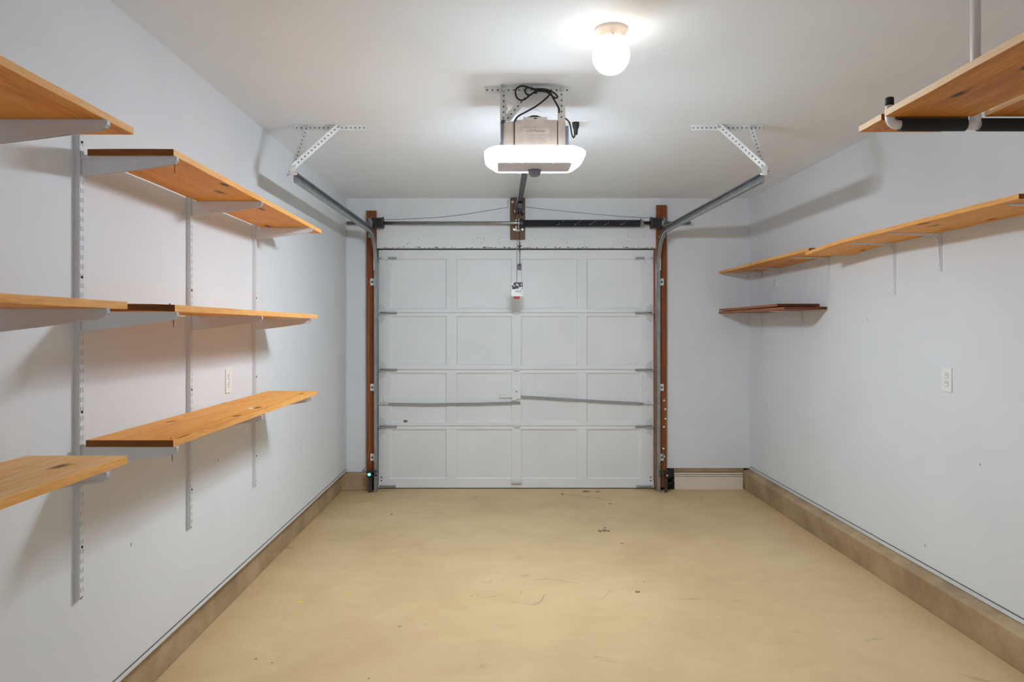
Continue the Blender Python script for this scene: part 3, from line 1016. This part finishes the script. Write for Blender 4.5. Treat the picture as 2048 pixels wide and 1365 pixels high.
hbk = MB().box(OX - 0.029, OX + 0.021, 5.98, 6.118, 2.43, 2.436).box(OX - 0.033, OX - 0.0299, 5.97, 6.118, 2.405, 2.47).box(OX + 0.021, OX + 0.034, 5.97, 6.118, 2.405, 2.47)
hbo = mk('header_bracket', hbk, 'rail', op)
for s in (-1, 1):
    mk('bolt', MB().tube([(OX - 0.004 + s * 0.030, 5.985, 2.42), (OX - 0.004 + s * 0.042, 5.985, 2.42)], 0.008, 8), 'pin', hbo)
    mk('bolt', MB().tube([(OX - 0.004 + s * 0.030, 6.05, 2.44), (OX - 0.004 + s * 0.040, 6.05, 2.44)], 0.008, 8), 'pin', hbo)
mk('trolley', MB().box(OX - 0.025, OX + 0.017, 5.70, 5.86, 2.40, 2.446, 0, 0.006), 'rail', op)
arm = MB()
for (p, q, w) in (((OX - 0.003, 5.80, 2.41), (OX + 0.001, 6.06, 2.09), 0.011), ((OX + 0.004, 6.02, 2.16), (OX + 0.007, 6.175, 1.972), 0.010)):
    p, q = Vector(p), Vector(q)
    d = (q - p).normalized()
    n = Vector((0, -d.z, d.y))
    vs_ = []
    for c in (p, q):
        for sx in (-0.0025, 0.0025):
            for sn in (-1, 1):
                vs_.append(c + Vector((sx, 0, 0)) + n * (w * sn))
    arm.add(vs_, [(0, 1, 3, 2), (4, 6, 7, 5), (0, 4, 5, 1), (2, 3, 7, 6), (0, 2, 6, 4), (1, 5, 7, 3)])
amo = mk('door_arm', arm, 'rail', op)
for (y, z) in ((6.03, 2.13), (6.05, 2.105), (6.17, 1.976)):
    mk('bolt', MB().tube([(OX - 0.015, y, z), (OX + 0.019, y, z)], 0.006, 8), 'dark_metal', amo)
mk('door_bracket', MB().box(OX - 0.013, OX + 0.021, 6.165, 6.1985, 1.94, 1.99, 0, 0.002), 'dark_metal', op)
mk('release_cord', MB().tube(smooth([(0.131, 5.745, 2.405), (0.133, 5.745, 2.20), (0.130, 5.747, 2.0), (0.1305, 5.748, 1.70)]), 0.0022, 6), 'cord_red', op)
mk('release_handle', MB().box(0.106, 0.156, 5.738, 5.758, 1.664, 1.690, 0, 0.008), 'red', op)
# hanging card
cd = thing('hanging_card', 'small printed card with a dark photo hanging on the red pull cord', 'card', (0.134, 5.735, 1.684))
mk('card', B(0.086, 0.180, 5.7345, 5.7355, 1.684, 1.800), 'white_plastic', cd)
ph = B(0.0875, 0.1785, 5.7337, 5.7344, 1.742, 1.799)
pn = NT('card_photo')
pc = pn.ramp(pn.noise(38, pn.coord(rand=False), 2, 0.4), [(0.44, srgb(30, 28, 44)), (0.54, srgb(56, 44, 66)), (0.57, srgb(216, 200, 200)), (0.70, srgb(236, 232, 234))])
pn.l(pc, pn.b.inputs['Base Color'])
M['card_photo'] = pn.m
mk('photo', ph, 'card_photo', cd)
for (z, x0, x1) in ((1.727, 0.116, 0.172), (1.7175, 0.116, 0.172), (1.702, 0.160, 0.172)):
    t_ = MB()
    x = x0
    while x < x1 - 0.003:
        w = random.uniform(0.004, 0.010)
        t_.box(x, min(x + w, x1), 5.7338, 5.7344, z, z + 0.0045)
        x += w + 0.002
    mk('print_line', t_, 'gray_wire', cd)

# ceiling socket with the opener's plug
co = thing('ceiling_outlet', 'white ceiling socket behind the opener with a black plug in it', 'outlet', (0.425, 3.87, ZC))
mk('cover_plate', B(0.365, 0.485, 3.835, 3.905, ZC - 0.008, ZC, 0.002), 'white_plastic', co)
mk('plug', MB().lathe([(0.010, -0.075), (0.013, -0.045), (0.019, -0.03), (0.020, -0.008)], (0.412, 3.86, ZC), 'z', 12), 'black', co)

# ------------------------------------------------------------------ ceiling globe lamp
GX, GY = 0.420, 2.672
lamp = thing('ceiling_lamp', 'lit opal globe lamp on a cream ceiling base', 'lamp', (GX, GY, ZC))
mk('lamp_base', MB().lathe([(0.064, 0), (0.064, -0.006), (0.060, -0.012), (0.048, -0.022), (0.046, -0.048)], (GX, GY, ZC), 'z', 40), 'cream', lamp)
gp = []
for i in range(17):
    a = PI * (0.20 + 0.80 * i / 16)
    gp.append((max(0.0005, 0.0712 * math.sin(a)), 0.0725 * math.cos(a)))
mk('globe', MB().lathe(gp, (GX, GY, 2.466), 'z', 30), 'globe', lamp)
for i in range(3):
    a = 2 * PI * i / 3 + 2.6
    mk('thumb_screw', MB().tube([(GX + 0.044 * math.cos(a), GY + 0.044 * math.sin(a), ZC - 0.040), (GX + 0.057 * math.cos(a), GY + 0.057 * math.sin(a), ZC - 0.040)], 0.0035, 8), 'pin', lamp)

# ------------------------------------------------------------------ shelving on slotted standards
SY = [1.845, 2.240, 3.035, 3.835]


def standard(y):
    t = MB()
    X0, X1, hw, th = XL, XL + 0.019, 0.011, 0.0016
    z0, z1 = 0.565, 2.045
    t.box(X0, X1 - th, y - hw, y - hw + th, z0, z1)
    t.box(X0, X1 - th, y + hw - th, y + hw, z0, z1)
    sl = [(-0.0070, -0.0040), (0.0040, 0.0070)]
    t.box(X1 - th, X1, y - hw, y + sl[0][0], z0, z1)
    t.box(X1 - th, X1, y + sl[0][1], y + sl[1][0], z0, z1)
    t.box(X1 - th, X1, y + sl[1][1], y + hw, z0, z1)
    z = z0
    while z < z1 - 1e-6:
        for a, b in sl:
            t.box(X1 - th, X1, y + a, y + b, z, min(z + 0.0148, z1))
        z += 0.0304
    t.prism([(X0, z0), (X1, z0), (X0 + 0.012, z0 - 0.012), (X0, z0 - 0.016)], 'y', y - hw, y - hw + th)
    t.prism([(X0, z0), (X1, z0), (X0 + 0.012, z0 - 0.012), (X0, z0 - 0.016)], 'y', y + hw - th, y + hw)
    return t


stl = ['white slotted shelf standard behind the shelf ends at the picture edge',
       'white slotted shelf standard at the gap between the two runs of boards',
       'white slotted shelf standard between the gap in the boards and the outlet',
       'white slotted shelf standard between the outlet and the garage door']
st0 = thing('shelf_standard', stl[0], 'shelf standard', (XL, SY[0], 0.55), 'slotted shelf standards')
mk('channel', standard(SY[0]), 'steel_white', st0)
mk('channel_shade', B(XL, XL + 0.006, SY[0] - 0.0093, SY[0] + 0.0093, 0.566, 2.044), 'dark', st0)  # dark strip inside the channel, slot shade put into its colour
for z in (0.724, 1.156, 1.588, 2.020):
    mk('screw', MB().lathe([(0.0042, 0), (0.0042, 0.0024)], (XL + 0.0185, SY[0], z), 'x', 10), 'dark', st0)
for i in (1, 2, 3):
    copy_thing(st0, (0, SY[i] - SY[0], 0), stl[i])

ZT_, ZM_, ZB_ = 1.974, 1.477, 1.0455


def bracket_left(y, ztop):
    x0, x1 = XL + 0.0192, -1.034
    b = MB()
    w = 0.0065
    prof = [(x0, ztop), (x0, ztop - 0.060), (x0 + 0.02, ztop - 0.062), (x0 + 0.12, ztop - 0.050), (x1 - 0.02, ztop - 0.027), (x1 - 0.006, ztop - 0.022), (x1, ztop - 0.013), (x1, ztop - 0.004), (x1 - 0.003, ztop)]
    b.prism(prof, 'y', y - w + 0.0022, y + w - 0.0022)
    # pressed rim along the top, the nose and the lower edge
    b.box(x0, x1 - 0.003, y - w, y + w, ztop - 0.007, ztop)
    b.prism([(x1 - 0.006, ztop - 0.022), (x1, ztop - 0.013), (x1, ztop - 0.004), (x1 - 0.003, ztop), (x1 - 0.006, ztop)], 'y', y - w, y + w)
    b.prism([(x0 + 0.02, ztop - 0.062), (x0 + 0.12, ztop - 0.050), (x1 - 0.02, ztop - 0.027), (x1 - 0.006, ztop - 0.022), (x1 - 0.02, ztop - 0.0215), (x0 + 0.12, ztop - 0.043), (x0 + 0.02, ztop - 0.055)], 'y', y - w, y + w)
    return b


bname = {0: 'the standard at the picture edge', 1: 'the standard at the board gap', 2: 'the standard before the outlet', 3: 'the standard past the outlet'}
lname = {'T': 'top', 'M': 'middle', 'B': 'bottom'}
br0 = None
for i in range(4):
    for lv, zz in (('T', ZT_), ('M', ZM_), ('B', ZB_)):
        lab = 'white steel bracket under the %s board, on %s' % (lname[lv], bname[i])
        if br0 is None:
            br0 = thing('shelf_bracket', lab, 'bracket', (XL + 0.02, SY[0], ZT_ - 0.06), 'brackets on the slotted standards')
            mk('arm', bracket_left(SY[0], ZT_), 'steel_white', br0)
            mk('rear_lug', MB().box(XL + 0.0195, XL + 0.034, SY[0] - 0.002, SY[0] + 0.002, ZT_, ZT_ + 0.006), 'steel_white', br0)
        else:
            copy_thing(br0, (0, SY[i] - SY[0], zz - ZT_), lab)


def droop_z(t, d):
    return -d * max(0.0, (t - 0.72) / 0.28) ** 1.5


def board(name, label, x0, x1, y0, y1, z0, z1, mats, cat='shelf board', warp=0.0, skew=0.0, phase=0.0, seg=14, tilt=0.0, group=None, cup=0.0, far_cut=0.0, near_cut=0.0, droop=0.0):
    c = 0.0015
    m = MB()
    nx = 4
    sec = []
    for i in range(nx + 1):
        sec.append((i / nx, 1))
    for i in range(nx + 1):
        sec.append((1 - i / nx, 0))
    n = len(sec)
    L = y1 - y0
    vs_, fs = [], []
    for i in range(seg + 1):
        t = i / seg
        w = warp * (math.sin(PI * 2 * t + phase) + 0.4 * math.sin(PI * 5 * t + phase * 2))
        e0 = 0.0012 * math.sin(t * 31 + phase)
        for (u, k) in sec:
            x = x0 + (x1 - x0) * u + skew * t + (e0 if u in (0, 1) else 0)
            yy = y0 + L * t
            if i == seg:
                yy += far_cut * u
            if i == 0:
                yy += near_cut * u
            zz = (z1 if k else z0) + w + droop_z(t, droop) + cup * (1 - (2 * u - 1) ** 2)
            vs_.append((x, yy, zz))
    for i in range(seg):
        for j in range(n):
            fs.append((i * n + j, i * n + (j + 1) % n, (i + 1) * n + (j + 1) % n, (i + 1) * n + j))
    k0 = len(m.mi)
    m.add(vs_, fs, 0)
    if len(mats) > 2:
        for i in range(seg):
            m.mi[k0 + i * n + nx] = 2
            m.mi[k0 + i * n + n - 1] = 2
    for base in (0, seg * n):
        for q in range(nx):
            m.f.append([base + q, base + q + 1, base + n - 2 - q, base + n - 1 - q]); m.mi.append(1); m.sm.append(False)
    o = mk(name, m, mats)
    md = o.modifiers.new('bevel', 'BEVEL')
    md.width = c
    md.segments = 2
    md.limit_method = 'ANGLE'
    md.angle_limit = 0.9
    return tag(o, label, cat, group)


PW = ['pine', 'pine_end', 'pine_edge_lit']
g1 = 'pine boards on the slotted standards'
bt = board('shelf_board', 'pine top shelf board of the run that ends near the garage door', -1.317, -1.042, 2.228, 4.07, ZT_ + 0.0004, ZT_ + 0.0215, PW, group=g1, cup=0.001)
bm_ = board('shelf_board', 'pine middle shelf board of the run that ends near the garage door', -1.318, -1.038, 2.228, 3.97, ZM_ + 0.0004, ZM_ + 0.0225, PW, group=g1, cup=0.003)
bb_ = board('shelf_board', 'pine bottom shelf board of the run that ends near the garage door', -1.322, -1.043, 2.228, 3.97, ZB_ + 0.0004, ZB_ + 0.0225, PW, group=g1)
board('shelf_board', 'pine top shelf board running out of the picture beside the camera', -1.318, -1.042, 0.15, 1.988, ZT_ + 0.0004, ZT_ + 0.0205, PW, group=g1)
board('shelf_board', 'pine middle shelf board running out of the picture beside the camera', -1.318, -1.042, 0.12, 1.955, ZM_ + 0.0004, ZM_ + 0.0215, PW, group=g1)
board('shelf_board', 'knotty pine bottom shelf board running out of the picture beside the camera', -1.325, -1.042, 0.12, 1.955, ZB_ + 0.0004, ZB_ + 0.0235, ['pine_pale', 'pine_end', 'pine_edge_lit'], group=g1)
for o, x, z0, z1 in ((bt, -1.058, 1.928, 1.974), (bm_, -1.062, 1.428, 1.477), (bb_, -1.066, 0.994, 1.0455)):
    mk('nail', MB().lathe([(0.0012, z0 - ORG[o].z), (0.0018, z1 - ORG[o].z)], Vector((x, 2.27, ORG[o].z)), 'z', 8), 'dark_metal', o)
mk('nail', MB().lathe([(0.003, 0), (0.003, 0.004)], Vector((-1.062, 2.245, ZM_ + 0.0225)), 'z', 8), 'dark_metal', bm_)
mk('nail_hole', MB().lathe([(0.0035, 0), (0.0035, 0.0008)], Vector((-1.066, 2.26, ZB_ + 0.0225)), 'z', 10), 'dark', bb_)
mk('paint_fleck', MB().blob(-1.11, 3.10, ZB_ + 0.0226, 0.012, 0.022, 0.3), 'white_plastic', bb_)

# ------------------------------------------------------------------ long shelf on L-brackets
RB = ['redwood', 'red_end']
bf = board('shelf_board', 'worn reddish upper shelf board reaching into the corner by the door', 1.897, 2.184, 4.315, 6.10, 1.8990, 1.9180, ['pine', 'pine_end', 'pine_edge_lit'], warp=0.0012, phase=0.3)
board('shelf_board', 'orange pine upper shelf board overlapping the one in the corner', 1.890, 2.176, 2.556, 4.345, 1.8970, 1.9165, PW, warp=0.0, phase=0.6, droop=0.0215)
board('shelf_board', 'reddish lower board of the stacked pair in the corner by the door', 1.897, 2.184, 4.69, 6.10, 1.5485, 1.5670, RB)
board('shelf_board', 'reddish upper board of the stacked pair in the corner by the door', 1.893, 2.180, 4.80, 6.08, 1.5715, 1.5895, RB, warp=0.0015, phase=1.0)


def l_bracket(y, z, arm_l, leg_l):
    m = MB()
    w = 0.010
    x1 = XR - 0.001
    t = 0.003
    prof = [(x1, z), (x1 - arm_l, z), (x1 - arm_l - 0.004, z - 0.003), (x1 - arm_l, z - 0.005), (x1 - 0.06, z - 0.012), (x1 - 0.035, z - 0.020), (x1 - 0.020, z - 0.036), (x1 - 0.013, z - 0.065), (x1 - 0.0055, z - leg_l + 0.01), (x1 - 0.004, z - leg_l), (x1, z - leg_l)]
    m.prism(prof, 'y', y - 0.0035, y + 0.0035)
    m.box(x1 - arm_l, x1, y - w, y + w, z - t, z, 0, 0.001)
    m.box(x1 - t, x1, y - w, y + w, z - leg_l, z - t, 0, 0.001)
    return m


yb = lambda px: FX * XR / (px - 1002.0)
rbs = [(1524, 0.245, 0.27, 1.8965, 'first from the door corner'), (1560, 0.205, 0.22, 1.8965, 'second from the door corner'),
       (1658, 0.255, 0.285, 1.8965, 'third from the door corner'), (1790, 0.250, 0.290, 1.8965, 'fourth from the door corner'),
       (1882, 0.262, 0.190, 1.8965, 'fifth from the door corner'), (2154, 0.258, 0.240, 1.8965, 'last before the picture edge')]
for (px, al, ll, z, w) in rbs:
    y = yb(px)
    t = thing('wall_bracket', 'white L-shaped bracket under the long upper shelf, ' + w, 'bracket', (XR, y, z - ll), 'L-brackets under the long shelf')
    mk('bracket', l_bracket(y, z, al, ll), 'steel_white', t)
    for k in (0.055, ll - 0.03):
        mk('screw', MB().lathe([(0.0035, 0), (0.0035, -0.002)], (XR - 0.004, y + 0.0065, z - k), 'x', 8), 'gray_wire', t)
for px, w in ((1524, 'nearer the door corner'), (1605, 'farther from the door corner')):
    y = yb(px)
    t = thing('wall_bracket', 'white L-shaped bracket under the stacked pair of boards, ' + w, 'bracket', (XR, y, 1.35), 'L-brackets under the stacked boards')
    mk('bracket', l_bracket(y, 1.5478, 0.235, 0.19), 'steel_white', t)
    mk('screw', MB().lathe([(0.0035, 0), (0.0035, -0.002)], (XR - 0.004, y + 0.0065, 1.49), 'x', 8), 'gray_wire', t)

# ------------------------------------------------------------------ overhead pipe rack
PY, PZ = 2.133, 2.045
pr_ = thing('pipe_rack', 'white plastic pipe rack with black foam sleeves hung from the ceiling', 'rack', (1.43, PY, PZ))
elbow = smooth([(1.216, PY, PZ), (1.200, PY, PZ + 0.001), (1.188, PY, PZ + 0.010), (1.184, PY, PZ + 0.028), (1.184, PY, PZ + 0.045)], 4)
mk('cross_pipe', MB().tube([(1.205, PY, PZ), (2.184, PY, PZ)], 0.0125, 18), 'pvc', pr_)
mk('elbow', MB().tube(elbow, 0.0135, 16), 'pvc', pr_)
mk('end_stub', MB().tube([(1.184, PY, PZ + 0.04), (1.184, PY, 2.112)], 0.0118, 16), 'pvc', pr_)
mk('stub_cap', MB().lathe([(0.0122, 0), (0.0125, 0.022), (0.0105, 0.025)], (1.184, PY, 2.103), 'z', 16), 'black', pr_)
mk('foam_sleeve', MB().tube([(1.216, PY, PZ), (1.413, PY, PZ)], 0.0195, 20), 'foam', pr_)
mk('foam_sleeve', MB().tube([(1.455, PY, PZ), (2.17, PY, PZ)], 0.0198, 20), 'foam', pr_)
mk('tee', MB().tube([(1.408, PY, PZ), (1.460, PY, PZ)], 0.0160, 16).tube([(1.446, PY, PZ), (1.446, PY, PZ + 0.030)], 0.0158, 16), 'pvc', pr_)
mk('hanger_pipe', MB().tube([(1.446, PY, PZ + 0.02), (1.446, PY, ZC)], 0.0140, 18), 'pvc', pr_)
PP = ['pine_rack', 'pine_end', 'pine_edge_pale_lit']
g2 = 'boards lying on the pipe rack'
zb = PZ + 0.0200
board('rack_board', 'wide pine board lying on the pipe rack, along its outer edge', 1.161, 1.428, 0.55, 2.118, zb, zb + 0.020, PP, group=g2)
board('rack_board', 'pine board lying on the pipe rack, on the wall side of the hanging pipe', 1.463, 1.735, 0.55, 2.118, zb, zb + 0.020, PP, group=g2)
board('rack_board', 'short pine board end sticking out beyond the pipe rack', 1.168, 1.436, 2.150, 2.285, zb, zb + 0.019, PP, group=g2, seg=3)

# ------------------------------------------------------------------ wall outlets
def outlet(x, s, y, z, label, slots=True, painted=False):
    t = thing('wall_outlet', label, 'outlet', (x, y, z))
    mt = 'wall' if painted else 'white_plastic'
    mk('cover_plate', MB().box(x, x + s * 0.006, y - 0.0375, y + 0.0375, z - 0.060, z + 0.060, 0, 0.002), mt, t)
    for dz in (0.020, -0.020):
        ring_ = []
        for i in range(20):
            a = 2 * PI * i / 20
            ring_.append((y + 0.0172 * math.cos(a), z + dz + max(-0.0135, min(0.0135, 0.0172 * math.sin(a)))))
        mk('socket_rim', MB().prism(ring_, 'x', x + s * 0.0055, x + s * 0.0062), 'gray_wire', t)
        r2 = [(y + (a - y) * 0.91, z + dz + (b - z - dz) * 0.91) for a, b in ring_]
        f = mk('socket_face', MB().prism(r2, 'x', x + s * 0.0055, x + s * 0.0072), mt, t)
        for dy in (-0.0062, 0.0062):
            mk('slot', B(x + s * 0.0068, x + s * 0.0074, y + dy - 0.0012, y + dy + 0.0012, z + dz - 0.001, z + dz + 0.008), 'dark', f)
        mk('slot', MB().lathe([(0.0022, 0), (0.0022, 0.0006)], (x + s * 0.0071, y, z + dz - 0.007), 'x', 8), 'dark', f)
    mk('plate_screw', MB().lathe([(0.003, 0), (0.003, 0.0012)], (x + s * 0.0058, y, z), 'x', 8), 'pin', t)
    return t


outlet(XL, 1, 3.487, 1.162, 'white outlet between two slotted standards, above the bottom shelf')
outlet(XR, -1, 3.433, 1.171, 'white outlet low on the bare wall below the long shelf')
outlet(XR, -1, 5.60, 1.782, 'painted-over outlet between the long shelf and the stacked pair of boards', painted=True)

# ------------------------------------------------------------------ safety sensors
def sensor(s, label):
    x = -1.130 if s < 0 else 1.425
    y, z = 6.03, 0.166
    t = thing('safety_sensor', label, 'sensor', (x, y, 0.0))
    b = MB().box(x - 0.018, x + 0.018, y - 0.028, y + 0.02, z - 0.030, z + 0.030, 0, 0.006)
    mk('sensor_body', b, 'black', t)
    if s < 0:
        mk('indicator_light', MB().lathe([(0.013, 0), (0.011, -0.005), (0.004, -0.009)], (x, y - 0.028, z), 'y', 14), 'green_led', t)
    else:
        mk('lens', MB().lathe([(0.010, 0), (0.008, -0.005)], (x, y - 0.028, z - 0.008), 'y', 14), 'copper', t)
    br = MB().box(x - s * 0.002, x - s * 0.06, y + 0.012, y + 0.016, z + 0.010, z + 0.022).box(x - s * 0.002, x - s * 0.06, y + 0.012, y + 0.016, z - 0.022, z - 0.010)
    br.box(x - 0.014, x + 0.014, y + 0.020, y + 0.024, 0.001, z + 0.03)
    mk('sensor_bracket', br, 'dark_metal', t)
    if s < 0:
        mk('lead', MB().tube(smooth([(x - 0.015, y, z + 0.005), (x - 0.05, y + 0.03, z + 0.02), (x - 0.075, y + 0.06, z + 0.01), (x - 0.06, y + 0.075, z + 0.03), (x - 0.03, y + 0.08, z + 0.04)]), 0.0025, 6), 'gray_wire', t)
    else:
        mk('lead', MB().tube(smooth([(x, y - 0.01, z + 0.02), (x - 0.012, y + 0.02, z + 0.06), (x + 0.004, y + 0.06, z + 0.10), (x - 0.015, y + 0.07, z + 0.15), (x - 0.008, y + 0.078, z + 0.19)]), 0.0035, 6), 'gray_wire', t)
    return t


sensor(-1, 'door safety sensor with a glowing green light at the foot of the track')
sensor(1, 'dark door safety sensor at the foot of the track by the cream base board')
wire('sensor_wire', [((a - 1002.0) * 6.113 / FX, 6.113, CAM_H + (656.0 - b) * 6.113 / FX) for a, b in ((738.5, 560), (738, 640), (737.5, 690), (738, 777), (738.5, 840), (739, 893), (736, 915), (733, 926))], 0.0017, 'copper', 'thin orange wire running down the jamb to the green sensor', 'wire')

# ------------------------------------------------------------------ marks on the floor
for (px, py, rx, ry) in ((600, 1204.5, 0.012, 0.013), (595, 1228.5, 0.009, 0.009), (695.5, 1187.5, 0.010, 0.013)):
    x, y = fl(px, py)
    mk('paint_spot', MB().blob(x, y, 0.0, rx, ry), 'yellow', floor)
for (px, py, rx, ry, rot_) in ((783, 1030, 0.012, 0.012, 0), (1275, 1185, 0.016, 0.015, 0.2), (1200, 1063, 0.013, 0.026, 0), (1209, 1062, 0.017, 0.03, 0), (1217, 1063, 0.010, 0.02, 0), (1210, 1056.5, 0.010, 0.014, 0),
                               (512, 1318.5, 0.006, 0.006, 0), (544, 1326.5, 0.005, 0.004, 0), (944, 1192, 0.004, 0.004, 0), (1041, 1185, 0.004, 0.004, 0), (738, 1358, 0.004, 0.005, 0), (1244, 1087.5, 0.010, 0.012, 0), (1288, 1164, 0.003, 0.006, 0),
                               (1378, 1009, 0.007, 0.012, 0), (1401, 998, 0.005, 0.01, 0), (800, 1254, 0.01, 0.003, 0), (1125, 989, 0.014, 0.03, 0), (1220, 1008, 0.012, 0.02, 0.4), (1172, 983.5, 0.035, 0.03, 0), (1195, 984, 0.02, 0.02, 0)):
    x, y = fl(px, py)
    mk('oil_stain', MB().blob(x, y, 0.0, rx, ry, rot_), 'stain', floor)


def streak(pts, r, mat='scuff'):
    P = [fl(a, b) for a, b in pts]
    n = len(P)
    top, bot = [], []
    for i, (x, y) in enumerate(P):
        a = P[max(i - 1, 0)]
        b = P[min(i + 1, n - 1)]
        d = Vector((b[0] - a[0], b[1] - a[1])).normalized()
        w = r * (0.25 + math.sin(PI * (i + 0.3) / n)) * random.uniform(0.8, 1.2)
        top.append((x - d.y * w, y + d.x * w))
        bot.append((x + d.y * w, y - d.x * w))
    m = MB()
    z = 0.0004
    k = len(top)
    m.add([(x, y, z) for x, y in top] + [(x, y, z) for x, y in bot], [(i, i + 1, k + i + 1, k + i) for i in range(k - 1)])
    return mk('scuff_mark', m, mat, floor)


streak([(1062, 1163), (1078, 1160), (1095, 1159), (1115, 1161), (1135, 1164), (1160, 1168)], 0.006)
streak([(1028, 1206), (1045, 1208), (1065, 1210), (1080, 1205), (1086, 1198), (1088, 1190)], 0.006)
streak([(1066, 1212), (1074, 1209), (1082, 1206)], 0.004)
streak([(965, 1197), (985, 1195), (1002, 1191)], 0.006, 'rust')
streak([(1200, 1202), (1210, 1193), (1222, 1181)], 0.0025)
streak([(1120, 988), (1140, 990), (1165, 993), (1190, 996), (1222, 1003)], 0.012)
streak([(790, 1077), (800, 1072), (812, 1066)], 0.004)
streak([(560, 1098), (575, 1096), (586, 1099)], 0.01)
streak([(710, 1008), (728, 1003), (748, 996)], 0.02, 'rust')
# marks on the walls
for (x, s, par, items) in ((XL, 1, wl, ((262, 1090), (436, 921), (602, 897))), (XR, -1, wr, ((1735, 640), (1850, 1092), (1960, 930)))):
    for (px, py) in items:
        y = FX * abs(x) / abs(px - 1002.0)
        z = CAM_H + (656.0 - py) * y / FX
        mk('scratch', MB().box(x, x + s * 0.0004, y - 0.0025, y + 0.0025, z - 0.006, z + 0.006), 'gray_wire', par)
